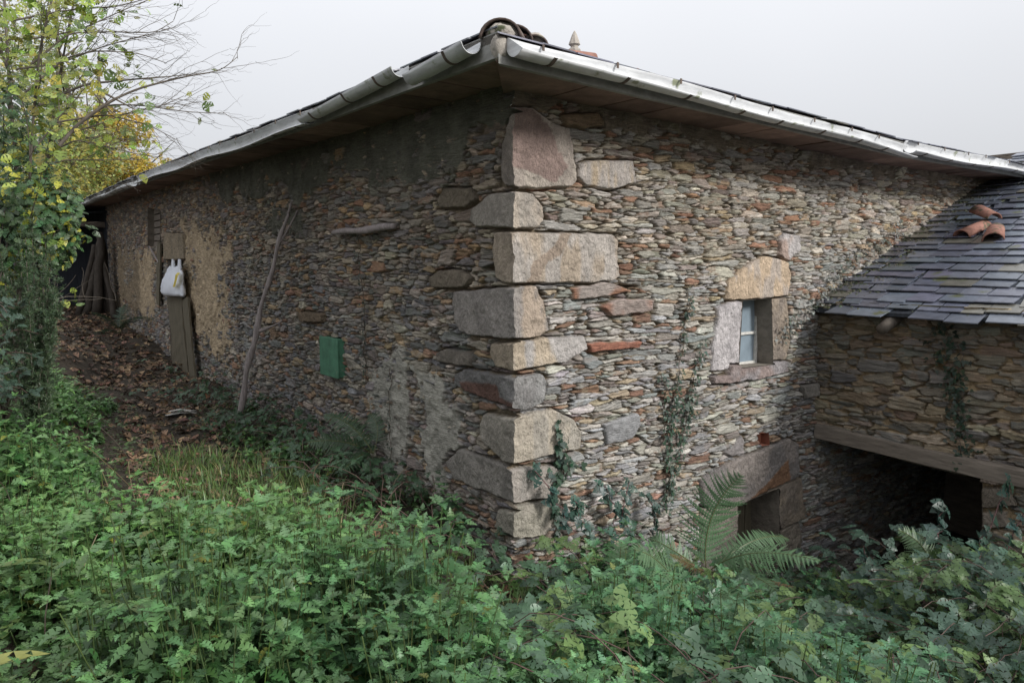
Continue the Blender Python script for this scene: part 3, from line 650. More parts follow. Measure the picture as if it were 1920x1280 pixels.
# rough mortar and packing stones right under the soffit
# eaves boards
for side, ef, mx_t, d in (('L', eaveL, tLmax - .1, LD), ('R', eaveR, 12.3, RD)):
    ts = np.linspace(0, mx_t, 50); V = []; nn = NL if side == 'L' else NR
    for t in ts:
        z = float(ef(t))
        for off, dz in ((0, -.02), (0, .125), (-.035, .125), (-.035, -.02)):
            tt = max(t, 0) if t > 0 else (-off if False else 0)
            q = CE + d * (t + (0 if t > 0 else 0)) + nn * off
            if t == 0: q = CE + (NL + NR) * off
            V.append((q[0], q[1], z + dz))
    F = []
    for i in range(len(ts) - 1):
        for k in range(4): F.append((i * 4 + k, i * 4 + 4 + k, i * 4 + 4 + (k + 1) % 4, i * 4 + (k + 1) % 4))
    nb = NB(); nb.add(np.array(V), np.array(F), (.3, .3, .28)); nb.build('eaves_board', M['fasc'] if 'fasc' in M else M.setdefault('fasc', mat('weathered_board', (.25, .25, .235), var=.3, streak=(8, 8, 20), bump=.3)), house, smooth=False)

# half-round gutters: swept section hung on the eaves, tipping outward
def gutter(side, t0, t1, dz0, dz1, tip0, tip1, rad=.084, cap=False, wob=.012, seed=0):
    d, nn, ef = (LD, NL, eaveL) if side == 'L' else (RD, NR, eaveR)
    g = bpy.data.objects.new('gutter', None); C.objects.link(g); g.parent = house; g.location = (0, 0, 0)
    rad = rad * (.84 if side == 'L' else .93); n = max(8, int((t1 - t0) / .12)); ts = np.linspace(t0, t1, n); K = 12; V = []; r = np.random.default_rng(seed)
    ph = r.uniform(0, 6)
    for i, t in enumerate(ts):
        f = i / (n - 1); dz = dz0 + (dz1 - dz0) * f + wob * math.sin(t * 2.3 + ph) * (1 if 0 < i < n - 1 else .6)
        tip = math.radians(tip0 + (tip1 - tip0) * f + 5 * math.sin(t * 1.7 + ph))
        cz = float(ef(t)) + .085 + dz; c = CE + d * t + nn * (rad + .012)
        for R2 in (rad, rad - .004):
            for k in range(K + 1):
                a = math.pi + math.pi * k / K        # section from back rim round the bottom to the front rim
                x, z = math.cos(a) * R2, math.sin(a) * R2   # x<0 is the back (wall side)
                if k == K and R2 == rad: x += .006
                xr = x * math.cos(tip) + z * math.sin(tip); zr = -x * math.sin(tip) + z * math.cos(tip)
                q = c + nn * xr; V.append((q[0], q[1], cz + zr))
    V = np.array(V); m = 2 * (K + 1); F = []
    for i in range(n - 1):
        for k in range(K):
            F.append((i * m + k, i * m + k + 1, i * m + m + k + 1, i * m + m + k)); a = i * m + K + 1
            F.append((a + k + 1, a + k, a + m + k, a + m + k + 1))
        F.append((i * m, i * m + m, i * m + m + K + 1, i * m + K + 1)); F.append((i * m + K, i * m + 2 * K + 1, i * m + m + 2 * K + 1, i * m + m + K))
    for e_ in (0, (n - 1) * m):
        for k in range(K): F.append((e_ + k, e_ + k + 1, e_ + K + 2 + k, e_ + K + 1 + k))
    nb = NB(); nb.add(V, np.array(F), (.5, .5, .5)); nb.build('trough', M['zinc'], g, smooth=True)
    if cap:
        mbc = MB(); sec = V[:K + 1]; cc = sec.mean(0); mbc.add(np.vstack([sec - .004 * np.array([*d, 0]), sec + .003 * np.array([*d, 0])]), [list(range(K + 1)), list(range(K + 1, 2 * K + 2))[::-1]] + [(k, k + 1, K + 2 + k, K + 1 + k) for k in range(K)])
        mbc.build('end_cap', M['zinc'], g)
    # strap brackets
    tb = t0 + .3
    while tb < t1 - .1:
        i = int((tb - t0) / (t1 - t0) * (n - 1)); base = V[i * m:i * m + K + 1]; c = base.mean(0); mbb = MB(); o_ = np.array([*d, 0]) * .012
        P_ = np.array([c + (p - c) * 1.05 - np.array([0, 0, .003]) for p in base])
        back = base[0] + np.array([0, 0, .03]); 
        mbb.add(np.vstack([P_ - o_, P_ + o_, base - o_ * 1.01, base + o_ * 1.01]), [(k, k + 1, K + 2 + k, K + 1 + k) for k in range(K)] + [(k, k + 1, 2 * (K + 1) + k + 1, 2 * (K + 1) + k) for k in range(K)])
        mbb.box((base[0] * .75 + base[2] * .25) + np.array([*nn, 0]) * .02, (*d, 0), (*nn, 0), (0, 0, 1), .008, .003, .018)
        mbb.build('strap', M['rust'], g); tb += .62 * r.uniform(.85, 1.15)
    return g
g1 = on(CE, LD, NL, 905, 100)[0]; g2 = on(CE, LD, NL, 792, 140)[0]; g2b = on(CE, LD, NL, 770, 145)[0]; g3 = on(CE, LD, NL, 592, 220)[0]; g4 = on(CE, LD, NL, 262, 345)[0]
gutter('L', max(g1, .02), g2, .005, -.05, 8, 14, seed=1, wob=.004)
gutter('L', g2b, g3 + .05, .035, -.045, 12, 26, seed=2, wob=.004)
gutter('L', g3 - .05, g4, -.055, -.03, 66, 70, wob=.012, seed=3)
gutter('L', g4 + .1, tLmax - .3, -.06, -.05, 35, 25, seed=4)
h1 = on(CE, RD, NR, 948, 110)[0]; h2 = on(CE, RD, NR, 1690, 285)[0]
gutter('R', max(h1, .03), h2 + .05, .005, -.05, 38, 50, cap=True, wob=.01, seed=5)
gutter('R', h2, 12.2, -.01, -.03, 48, 52, seed=6, wob=.01)

# ridge tiles up the hip, a rubble-and-mortar nose under the first, and the small pointed finial
hipd = (inL + inR); hipd3 = np.array([*hipd, SLP]); hipl = np.linalg.norm(hipd3); hipu = hipd3 / hipl
def hip(s, up=0): q = CE + hipd * s; return np.array([q[0], q[1], roof_point('R', s, s)[2] + up])
hx = np.cross(hipu, (0, 0, 1)); hx /= np.linalg.norm(hx); hup = np.cross(hx, hipu)
def half_tile(c, ax, side, upv, ln, r0, r1, thick, name, m, parent, K=12):
    V = []
    for e_, rr in ((0, r0), (1, r1)):
        for R2 in (rr, rr - thick):
            for k in range(K + 1):
                a = math.pi * k / K; V.append(c + ax * ln * e_ + side * math.cos(a) * R2 + upv * (math.sin(a) * R2 * .85))
    V = np.array(V); q = K + 1; F = []
    for k in range(K):
        F += [(k, k + 1, 2 * q + k + 1, 2 * q + k), (q + k + 1, q + k, 3 * q + k, 3 * q + k + 1), (k + 1, k, q + k, q + k + 1), (2 * q + k, 2 * q + k + 1, 3 * q + k + 1, 3 * q + k)]
    F += [(0, 2 * q, 3 * q, q), (K, q + K, 3 * q + K, 2 * q + K)]
    nb = NB(); nb.add(V, np.array(F), (.3, .2, .2)); return nb.build(name, m, parent, smooth=True)
for i in range(9):
    c = hip(.06 + i * .34, .0 + .012 * (i % 2)) + hx * rng.normal(0, .008)
    half_tile(c, hipu, hx, hup, .42, .128, .105, .014, 'ridge_tile', M['oldtile'] if i < 2 else M['terracotta'], house)
# mortar nose
def lump(c, rx, ry, rz, seed, m, name, parent, amp=.25, ax=None):
    n1, n2 = 18, 12; V = []
    for j in range(n2 + 1):
        for i in range(n1):
            th = 2 * math.pi * i / n1; phi = math.pi * j / n2
            u = np.array([math.sin(phi) * math.cos(th), math.sin(phi) * math.sin(th), math.cos(phi)])
            f = 1 + amp * (float(fbm(u[0] * 3 + seed, u[1] * 3 + u[2] * 2.3, seed)) - .5) * 2
            V.append(u * np.array([rx, ry, rz]) * f)
    V = np.array(V)
    if ax is not None: V = V @ np.array(ax)
    V = V + np.array(c)
    F = [(j * n1 + i, j * n1 + (i + 1) % n1, (j + 1) * n1 + (i + 1) % n1, (j + 1) * n1 + i) for j in range(n2) for i in range(n1)]
    nb = NB(); nb.add(V, np.array(F), (.3, .3, .3)); return nb.build(name, m, parent, smooth=True)
lump(hip(.10, .01), .105, .10, .075, 3, M['mortar'], 'mortar_fill', house)
lump(hip(.03, -.06), .05, .05, .075, 5, M['mortar'], 'mortar_fill', house)
# tile further along the right roof, lying across the slope: dark round mouth
def on_roof(px, py, side='R', lift=0.0):
    r = ray(px, py); nn = inR if side == 'R' else inL; d = RD if side == 'R' else LD
    lo, hi = 3.5, 14
    for _ in range(60):
        md = (lo + hi) / 2; p = r * (md / r[1]) + np.array([0, 0, E]); s = float((p[:2] - CE) @ nn); t = float((p[:2] - CE) @ d)
        if p[2] - (roof_point(side, max(t, 0), s)[2] + lift) > 0: lo = md
        else: hi = md
    return p
down = -np.array([*inR, SLP]); down /= np.linalg.norm(down)
up_n = np.cross(np.array([*RD, 0]), -down); up_n = up_n if up_n[2] > 0 else -up_n
def top_tile(t, s, ln=.4, r=.11, m='terracotta', ax=None):
    c = roof_point('R', t, s, .02); half_tile(c, -down if ax is None else ax, np.array([*RD, 0]) if ax is None else np.cross(ax, up_n), up_n, ln, r, r * .82, .015, 'ridge_tile', M[m], house)
d0 = at(1003, 72, 4.9); half_tile(d0 - np.array([0, 0, .055]), np.array([.05, .95, .30]), np.array([1., 0, 0]), np.array([0, -.3, .95]), .38, .092, .08, .014, 'ridge_tile', M['oldtile'], house)
lump(d0 + np.array([0, .06, -.0]), .072, .04, .055, 9, M['mortar'], 'mortar_fill', house, .1)
d1 = at(1040, 92, 5.1); half_tile(d1 - np.array([.06, 0, .06]), np.array([.85, .35, .02]), np.array([.35, -.85, 0.]), np.array([0, 0, 1.]), .40, .085, .075, .014, 'ridge_tile', M['terracotta'], house)
for i in range(3):
    top_tile(1.75 + i * .3, .55 + .1 * i, ln=.3, r=.055)
fz = at(1077, 96, 5.6); mb = MB()
fin = bpy.data.objects.new('finial', None)
prof = [(.045, -.10), (.05, .0), (.046, .012), (.03, .02), (.028, .035), (.045, .045), (.04, .06), (.02, .115), (.004, .145)]
V = []; K = 8
for rr, z in prof:
    for k in range(K): V.append((fz[0] + rr * math.cos(k * 2 * math.pi / K), fz[1] + rr * math.sin(k * 2 * math.pi / K), fz[2] + z))
mb.add(V, [(j * K + k, j * K + (k + 1) % K, (j + 1) * K + (k + 1) % K, (j + 1) * K + k) for j in range(len(prof) - 1) for k in range(K)] + [[(len(prof) - 1) * K + k for k in range(K)]])
mb.build('finial', M['mortar'], house)
# rear and end walls closing the house
def plain_wall(o, d, ln, z0, z1, name, parent, th=.5, m='rear'):
    n = np.array([-d[1], d[0]]); mb = MB()
    b = [(*(o + n * a + d * t), z0) for t, a in ((0, 0), (ln, 0), (ln, th), (0, th))]; mb.hexa(np.array(b), np.array([(x, y, z1) for x, y, z in b])); mb.build(name, M[m], parent)
plain_wall(C0 + LD * (tEndL - .05), RD, 3.1, -1.9 + E, 1.9 + E, 'wall', house, th=.05)
plain_wall(C0 + LD * 3.4 + RD * 3.4, LD, tEndL - 3.4, -3 + E, 2.2 + E, 'wall', house, th=.05)
plain_wall(C0 + RD * 3.4 + LD * 3.4, RD, 8.6, -3.8 + E, 2.2 + E, 'wall', house, th=.05)
plain_wall(C0 + RD * 11.95, LD, 3.4, -3.8 + E, 2.0 + E, 'wall', house, th=.05)

# ------------------------------------------------------------------ annex on the right
pA = lambda p: poly_on(AJ, AD, NA, p)
annex = thing('stone_annex', 'lower stone outbuilding with mossy blue slate roof and a dark open passage', 'outbuilding', (*AJ, 0))
openA = pA([(1530, 826), (1700, 858), (1838, 885), (1836, 1130), (1836, 1400), (1530, 1400)])
openA = [(-.6 if t < .12 else t, z) for t, z in openA]
beamA = pA([(1531, 793), (1700, 823), (1930, 884), (1930, 905), (1840, 884), (1700, 856), (1534, 823)])
specA = [
 dict(poly=pA([(1836, 878), (1880, 878), (1912, 893), (1900, 905), (1870, 912), (1838, 905)]), off=.06, col=(.27, .225, .19), nm='pillar_stone', r=.02),
 dict(poly=pA([(1838, 914), (1890, 914), (1905, 950), (1838, 955)]), off=.03, col=(.19, .17, .14), nm='pillar_stone'),
 dict(poly=pA([(1838, 960), (1885, 958), (1890, 990), (1838, 992)]), off=.03, col=(.21, .19, .16), nm='pillar_stone'),
]
TA = adaptive(-.03, 4.0, AJ, AD, .0018)
zE = on(AJ, AD, NA, 1560, 590, .25)[1]
CLS_A = [(120, .09, .2, .035, .06), (900, .08, .2, .022, .038), (5000, .05, .15, .016, .028), (14000, .03, .08, .011, .018)]
XA, ZA, HA, CA, SA, DA = wall_field(AJ, AD, NA, TA, (lambda T: 0 * T - 4.0 + E, lambda T: 0 * T + zE + .12, 420), specA, [openA], 91, CLS_A, PAL_A * 1.35, W_A, (-.3, 4.3), (-4.1 + E, zE + .3), mortar=(.34, .255, .155), mdepth=-.03, rough=1.7, fill=.0)
q = AJ[None, None] + XA[..., None] * AD + HA[..., None] * NA; VA = np.concatenate([q, ZA[..., None]], -1)
FA, fA = field_faces(XA.shape, DA, SA); FA = FA[:, ::-1]
VA = VA.reshape(-1, 3); CAf = CA.reshape(-1, 3)
v, f, c = submesh(VA, FA[fA < 0], CAf); mesh('wall', v, f, M['slatewall'], annex, c)
for k in range(3):
    v, f, c = submesh(VA, FA[fA == k], CAf)
    if len(f): mesh('pillar_stone', v, f, M['quoin'], annex, c)
reveal(AJ, AD, NA, [p for p in openA], .42, M['reveal'], 'passage_reveal', annex, off=-.01, skip=(4, 5))
# split timber lintel
def timber(p0, p1, hw, hh, ax, name, parent, m, n=16, seed=0, taper=.0):
    r = np.random.default_rng(seed); p0 = np.array(p0, float); p1 = np.array(p1, float); V = []; ax = np.array(ax, float)
    for i in range(n):
        f_ = i / (n - 1); c = p0 + (p1 - p0) * f_ + np.array([0, 0, .012 * math.sin(f_ * 5 + seed)]); k = 1 - taper * f_
        for sx, sz in ((-1, -.8), (-.8, -1), (.8, -1), (1, -.8), (1, .8), (.85, 1), (-.85, 1), (-1, .75)):
            V.append(c + ax * sx * hw * k + np.array([0, 0, sz * hh * k]) + r.normal(0, .0035, 3))
    F = [(i * 8 + k, i * 8 + (k + 1) % 8, i * 8 + 8 + (k + 1) % 8, i * 8 + 8 + k) for i in range(n - 1) for k in range(8)]
    mb = MB(); mb.add(V, F + [list(range(8))[::-1], [(n - 1) * 8 + k for k in range(8)]]); return mb.build(name, m, parent)
bl = on(AJ, AD, NA, 1534, 809); br = on(AJ, AD, NA, 1925, 894)
timber(P3(AJ, AD, NA, bl[0], bl[1], -.09), P3(AJ, AD, NA, br[0] + 1, br[1] - (bl[1] - br[1]) * 1 / (br[0] - bl[0]), -.09), .16, .082, (*NA, 0), 'timber_lintel', annex, M['wood'], seed=2)
# roof: slates laid in courses, eaves toward the camera
RO = AJ + NA * .25; RU = -NA; z_eave = on(AJ, AD, NA, 1560, 588, .25)[1]
tU, zU = on(C0, RD, NR, 1842, 345); tE2 = float((RO - C0) @ RD)
aslope = (zU - z_eave) / (tU - tE2); print('annex roof slope deg', math.degrees(math.atan(aslope)), 'eave', z_eave - E)
al = math.sqrt(1 + aslope ** 2)
def aroof(u, s, up):
    sag = -.02 * math.sin(max(0, min(1, u / 3.5)) * math.pi) * (1 if s < 3 else .6)
    q_ = RO + AD * (u - s * 0) + RD * (s / al); return np.array([q_[0], q_[1], z_eave + s / al * aslope + up + sag])
kk = float(AD @ RD)
ur0 = lambda s: -s / al * kk * 0 - .06
ar = bpy.data.objects.new('roof', None); C.objects.link(ar); ar.parent = annex; ar.location = (0, 0, 0)
slate_rows(aroof, ur0, 4.6, 30, .205, .24, 'roof_slates', ar, seed=12, thick=.009, lift=.016, col=(.105, .117, .15),
           drop=lambda j, u, wd: j == 0 and (u < .1 or (.62 < u < .95)))
mb = MB()
for s0, s1 in ((.12, 6.2),):
    b = [aroof(u, s, -.045) for u, s in ((-.05, s0), (4.6, s0), (4.6, s1), (-.05, s1))]; mb.hexa(np.array(b), np.array([p + np.array([0, 0, .035]) for p in b]))
mb.build('roof_boards', M['darkwood'], ar)
for u, ln, sd_ in ((.78, .30, 3), (2.35, .26, 4), (3.6, .28, 5)):
    a = aroof(u, 1.2, -.13); b = aroof(u, -.02 if u < 1 else .1, -.10)
    MBr = MB(); pts = [a + (b - a) * k / 7 for k in range(8)]; MBr.tube(pts, [.065, .07, .066, .07, .068, .066, .062, .052], 10); MBr.build('rafter_end', M['bark'], ar, smooth=True)
# closing walls and roof-space, so that the passage is dark
def pt2(t, a): return AJ + RD * t + AD * a
def slab(pts, z0, z1, name, m, parent, th=.06):
    a, b = np.array(pts[0]), np.array(pts[1]); d = (b - a) / np.linalg.norm(b - a); n = np.array([-d[1], d[0]]) * th
    mb = MB(); q_ = [(*a, z0), (*b, z0), (*(b + n), z0), (*(a + n), z0)]
    mb.hexa(np.array(q_), np.array([(x, y, z1(x, y) if callable(z1) else z1) for x, y, z in q_])); mb.build(name, M[m], parent)
rz = lambda x, y: z_eave - .06 + max(0, float((np.array([x, y]) - RO) @ RD)) * aslope
slab((pt2(4.2, .02), pt2(4.2, 4.0)), -4 + E, rz, 'wall', 'rear', annex)
slab((pt2(0.3, 4.0), pt2(4.2, 4.0)), -4 + E, rz, 'wall', 'rear', annex)
slab((pt2(.35, 1.62), pt2(4.2, 1.62)), -4 + E, rz, 'wall', 'rear', annex)
# boarded door deep inside the passage
db = bpy.data.objects.new('door', None); C.objects.link(db); db.parent = annex; db.location = (0, 0, 0)
for i in range(6):
    a0 = .78 + i * .13; mb = MB(); mb.box((*pt2(3.2, a0), -3.5 + E + .95), (*AD, 0), (*RD, 0), (0, 0, 1), .062, .018, .95, jit=.004); mb.build('board', M['darkwood'], db)
slab((pt2(3.26, .05), pt2(3.26, 1.62)), -4 + E, -1.0 + E, 'wall', 'rear', annex)

# loose clay tiles lying on the annex roof
def aroof_hit(px, py):
    r = ray(px, py); lo, hi = 4.5, 16
    for _ in range(60):
        md = (lo + hi) / 2; p = r * (md / r[1]) + np.array([0, 0, E]); s = float((p[:2] - RO) @ RD) * al
        if p[2] > z_eave + s / al * aslope: lo = md
        else: hi = md
    return p
rup = np.array([*RD, aslope]); rup /= np.linalg.norm(rup); rnm = np.cross(np.array([*AD, 0]), rup); rnm = rnm if rnm[2] > 0 else -rnm
def loose_tile(px, py, px2, py2, lift, label, roll=0, r0=.105, tilt=0):
    a = aroof_hit(px, py) + rnm * lift; b = aroof_hit(px2, py2) + rnm * (lift + tilt); ax = (b - a) / np.linalg.norm(b - a); side = np.cross(ax, rnm); side /= np.linalg.norm(side); un = np.cross(side, ax)
    if roll: c_, s_ = math.cos(roll), math.sin(roll); side, un = side * c_ + un * s_, un * c_ - side * s_
    t = half_tile(a, ax, side, un, .40, r0, r0 * .8, .014, 'roof_tile', M['terracotta'], None)
    tag(t, label, 'roof tile', 'clay tiles dropped on the annex slates'); return t
loose_tile(1803, 448, 1850, 425, .022, 'curved red clay tile lying open end down, leftmost on the slates', r0=.10)
loose_tile(1862, 455, 1870, 425, .024, 'curved red clay tile lying straight down the slope, nearest the eaves', r0=.105)
loose_tile(1835, 413, 1890, 437, .10, 'browner clay tile resting across the two other tiles', roll=.25, r0=.10)

# ------------------------------------------------------------------ things on and by the left wall
# green metal door of the meter niche
a = on(C0, LD, NL, 602, 629, .05); b = on(C0, LD, NL, 636, 629, .05); zt_ = a[1]; zb_ = on(C0, LD, NL, 604, 700, .05)[1]
mbx = thing('meter_box', 'small green painted metal cupboard fixed to the dark stone wall', 'wall box', P3(C0, LD, NL, a[0], zb_, .0))
ta, tb = min(a[0], b[0]), max(a[0], b[0])
def lbox(ta, tb, za, zb, o1, o2, name, m, parent, bevel=0, jit=0):
    mb = MB(); q1 = [P3(C0, LD, NL, t, z, o1) for t, z in ((ta, za), (tb, za), (tb, zb), (ta, zb))]; q2 = [P3(C0, LD, NL, t, z, o2) for t, z in ((ta, za), (tb, za), (tb, zb), (ta, zb))]
    mb.hexa(np.array(q1), np.array(q2)); return mb.build(name, m, parent, bevel=bevel)
lbox(ta + .008, tb - .008, zb_ + .008, zt_ - .008, -.12, .055, 'case', M['green'], mbx, .003)
lbox(ta, tb, zb_, zt_, .057, .072, 'lid', M['green'], mbx, .004)
lbox(tb + .002, tb + .045, zb_ + .02, zt_ - .03, .0, .045, 'timber_trim', M['plank'], mbx, .004)
for zz in (zb_ + .06, zt_ - .06): lbox(tb - .004, tb + .008, zz - .02, zz + .02, .05, .078, 'hinge', M['rust'], mbx)

# bare forked pole leaning on the wall
def gh(px, py, dz=0.0):
    r = ray(px, py); lo, hi = 1.0, 60.0
    for s in np.arange(1.2, 60, .05):
        if E + r[2] * s / r[1] < float(ground(r[0] * s / r[1], s)) + dz: return r * (s / r[1]) + np.array([0, 0, E])
    return r * (60 / r[1]) + np.array([0, 0, E])
foot = at(438, 838, 8.25); foot[2] = min(foot[2], float(ground(foot[0], foot[1])) - .02)
tt = on(C0, LD, NL, 540, 400, .10); topw = P3(C0, LD, NL, tt[0], tt[1], .10)
pl = thing('leaning_pole', 'long bare forked branch propped upright against the stone wall', 'pole', foot)
def lerp3(f): return foot + (topw - foot) * f
axp = (topw - foot); sidep = np.cross(axp, (0, 1, 0)); sidep /= np.linalg.norm(sidep)
fs = np.linspace(0, 1, 26); bow = .10
pts = [lerp3(f) + sidep * (bow * math.sin(f * math.pi) * .5 + .012 * math.sin(f * 23)) for f in fs]
rad = [.036 - .016 * f + .006 * math.sin(f * 37) + (.009 if abs(f - .5) < .025 or abs(f - .42) < .02 else 0) for f in fs]
mb = MB(); mb.tube(pts, rad, 10); mb.build('shaft', M['pole'], pl, smooth=True)
def sprig(f, px, py, dep, r0, r1, name):
    a = lerp3(f) + sidep * bow * math.sin(f * math.pi) * .5; b = at(px, py, dep); m_ = (a + b) / 2 + np.array([0, 0, -.02])
    mb = MB(); mb.tube([a, a * .4 + m_ * .6, m_ * .6 + b * .4, b], [r0, r0 * .85, r1 * 1.2, r1], 7); mb.build(name, M['pole'], pl, smooth=True)
dtop = lerp3(.9)[1]
sprig(.87, 558, 394, lerp3(1)[1], .014, .007, 'fork'); sprig(1.0, 546, 380, lerp3(1)[1] + .02, .017, .011, 'fork')
sprig(.50, 528, 602, lerp3(.5)[1] - .05, .026, .008, 'stub'); sprig(.33, 505, 650, lerp3(.36)[1] - .03, .02, .008, 'stub') if 0 else None

# doorway planks and the carrier bag
hdw = holesL[0]
def lplank(px0, py0, px1, py1, wpx, off, name, label, thk=.035, group=None):
    a = on(C0, LD, NL, px0, py0, off); b = on(C0, LD, NL, px1, py1, off); w0 = abs(on(C0, LD, NL, px0 + wpx, py0, off)[0] - a[0]) / 2
    p0 = P3(C0, LD, NL, a[0], a[1], off); p1 = P3(C0, LD, NL, b[0], b[1], off); ax = p0 - p1; L_ = np.linalg.norm(ax); ax /= L_
    s = np.array([*LD, 0]); s = s - ax * (s @ ax); s /= np.linalg.norm(s); n_ = np.cross(ax, s)
    V = []; K = 14; r = np.random.default_rng(int(px0))
    for i in range(K):
        f_ = i / (K - 1); c = p1 + ax * L_ * f_; ww = w0 * (1 + .10 * math.sin(f_ * 6 + px0))
        for sx, sn in ((-1, -.5), (-.4, -.6), (.4, -.6), (1, -.5), (1, .5), (.3, .66), (-.3, .6), (-1, .5)):
            V.append(c + s * sx * ww + n_ * sn * thk + r.normal(0, .003, 3))
    mb = MB(); mb.add(V, [(i * 8 + k, i * 8 + (k + 1) % 8, i * 8 + 8 + (k + 1) % 8, i * 8 + 8 + k) for i in range(K - 1) for k in range(8)] + [list(range(8)), [(K - 1) * 8 + k for k in range(8)]])
    o = mb.build(name, M['plank'], None); tag(o, label, 'plank', group); return o
lplank(328, 552, 340, 700, 28, .07, 'old_plank', 'broad weathered plank standing in the doorway under the white bag', group='planks at the side doorway')
lplank(348, 560, 362, 708, 10, .10, 'old_plank', 'narrow mossy plank leaning beside the broad one at the side doorway', thk=.03, group='planks at the side doorway')
lplank(299, 455, 297, 570, 6, .06, 'old_post', 'thin dark post standing left of the white bag', thk=.03)
a = on(C0, LD, NL, 280, 462, .08); b = on(C0, LD, NL, 297, 492, .08)
mb = MB(); mb.tube([P3(C0, LD, NL, a[0], a[1], .08), P3(C0, LD, NL, b[0], b[1], .08)], [.016, .014], 6); tag(mb.build('stick', M['pole']), 'short pale stick leaning slantwise by the dark post', 'stick')
# bag: two handles over a full belly
def lpt(px, py, off): t, z = on(C0, LD, NL, px, py, off); return t, z
bag_w = [(487, 326, 341), (500, 325, 342), (512, 317, 344), (525, 311, 345), (538, 308, 346), (549, 307, 346), (553, 309, 344)]
bo = thing('carrier_bag', 'full white plastic carrier bag hanging by its handles in the side doorway', 'carrier bag', P3(C0, LD, NL, *lpt(327, 487, .12), .12))
V = []; K = 24
rows = [(y + (dy), l, r_) for (y, l, r_), dy in zip(bag_w[2:], (0, 0, 0, 0, 0))]
rows = [(499, 321, 343, .25), (506, 318, 344, .4), (514, 315, 344.8, .6), (525, 311, 345, 1.), (532, 309.5, 345.5, 1.1), (540, 308, 346.5, 1.05), (548, 307, 347, 1.0), (552.5, 307, 346.5, .85), (554, 310, 343, .4)]
for y, l, r_, th in rows:
    a = lpt(l, y, .12); b = lpt(r_, y, .12); cx_ = (a[0] + b[0]) / 2; hw_ = abs(a[0] - b[0]) / 2
    for k in range(K):
        an = 2 * math.pi * k / K; ca, sa = math.cos(an), math.sin(an)
        wr = .008 * math.sin(an * 5 + y * .22) + .006 * math.sin(an * 11 - y * .15) + .004 * math.sin(an * 17 + y * .1)
        V.append(P3(C0, LD, NL, cx_ + (hw_ * abs(ca) ** .8 * (1 if ca > 0 else -1)) + wr * .5, (a[1] + b[1]) / 2 + .008 * math.sin(an * 3), .14 + sa * .085 * th + wr * 1.5))
mb = MB(); n_ = len(rows); mb.add(V, [(j * K + k, j * K + (k + 1) % K, (j + 1) * K + (k + 1) % K, (j + 1) * K + k) for j in range(n_ - 1) for k in range(K)] + [[(n_ - 1) * K + k for k in range(K)]])
mb.build('sack', M['bag'], bo, smooth=True)
for l0, r0, l1, r1 in ((324, 330, 321, 331), (336, 342, 334, 343)):
    mb = MB(); V = []
    for y, f_ in ((486, 0), (493, .2), (499, .5), (507, .9)):
        a = lpt(l0 + (l1 - l0) * f_, y, .13); b = lpt(r0 + (r1 - r0) * f_, y, .13)
        V += [P3(C0, LD, NL, a[0], a[1], .15), P3(C0, LD, NL, (a[0] + b[0]) / 2, a[1], .17), P3(C0, LD, NL, b[0], b[1], .15), P3(C0, LD, NL, (a[0] + b[0]) / 2, a[1], .125)]
    mb.add(V, [(j * 4 + k, j * 4 + (k + 1) % 4, j * 4 + 4 + (k + 1) % 4, j * 4 + 4 + k) for j in range(3) for k in range(4)]); mb.build('handle', M['bag'], bo, smooth=True)
mb = MB(); V = []
for y, x in ((511, 331), (516, 332.5), (524, 331), (532, 329), (538, 327)):
    a = lpt(x - 2.2 + (y < 520) * -.6, y, .235); b = lpt(x + 2.0 + (y < 520) * .8, y, .235); V += [P3(C0, LD, NL, *a, .245 if y > 514 else .2), P3(C0, LD, NL, *b, .245 if y > 514 else .2)]
mb.add(V, [(2 * i, 2 * i + 1, 2 * i + 3, 2 * i + 2) for i in range(4)]); mb.build('printed_stripe', M['yellow'], bo)
a = lpt(333, 487, .1); lbox(a[0] - .14, a[0] + .14, a[1] - .012, a[1] + .004, .02, .16, 'peg', M['rust'], bo)

# log shelter past the end of the wall
EW = C0 + LD * tEndL; sh = thing('log_shelter', 'dark timber lean-to under the far end of the eaves', 'lean-to', (*EW, 0))
mb = MB(); zg = float(ground(*(EW + NL)))
for i in range(16):
    c_ = EW + LD * (1.7 + .012 * (i % 2)) + NL * (-.2 + i * .28); mb.box((*c_, zg + .75), (*NL, 0), (*LD, 0), (0, 0, 1), .145, .02, 1.42, jit=.006)
mb.build('board_wall', M['darkwood'], sh)
mb = MB(); c_ = EW + LD * 1.66; mb.box((*(EW + LD * .8 - NL * .03), zg + 1.2), (*LD, 0), (*NL, 0), (0, 0, 1), .9, .03, 1.8); mb.build('side_boards', M['darkwood'], sh)
b0 = on(C0, LD, NL, 190, 424)[1]
pA_, pB_ = EW + LD * .35 + NL * .0, EW + LD * .35 + NL * 4.2
timber((*pA_, b0), (*pB_, b0 + .03), .06, .07, (*LD, 0), 'cross_beam', sh, M['wood'], seed=7)
mb = MB(); q_ = [(*(EW + LD * a_ + NL * b_), z_) for a_, b_, z_ in ((-.1, -.05, b0 + .30), (1.85, -.05, b0 + .42), (1.85, 4.4, b0 + .02), (-.1, 4.4, b0 - .02))]
mb.hexa(np.array(q_), np.array(q_) + np.array([0, 0, .03])); mb.build('roof_sheet', M['darkwood'], sh)
mb = MB(); c_ = EW + LD * 1.76 + NL * 2; mb.box((*c_, zg + .95), (*NL, 0), (*LD, 0), (0, 0, 1), 2.6, .03, 1.85); mb.build('back_boards', M['darkwood'], sh)
timber((*(EW + LD * .35 + NL * 4.2), zg - .3), (*(EW + LD * .35 + NL * 4.2), b0), .06, .06, (*LD, 0), 'post', sh, M['wood'], seed=9)
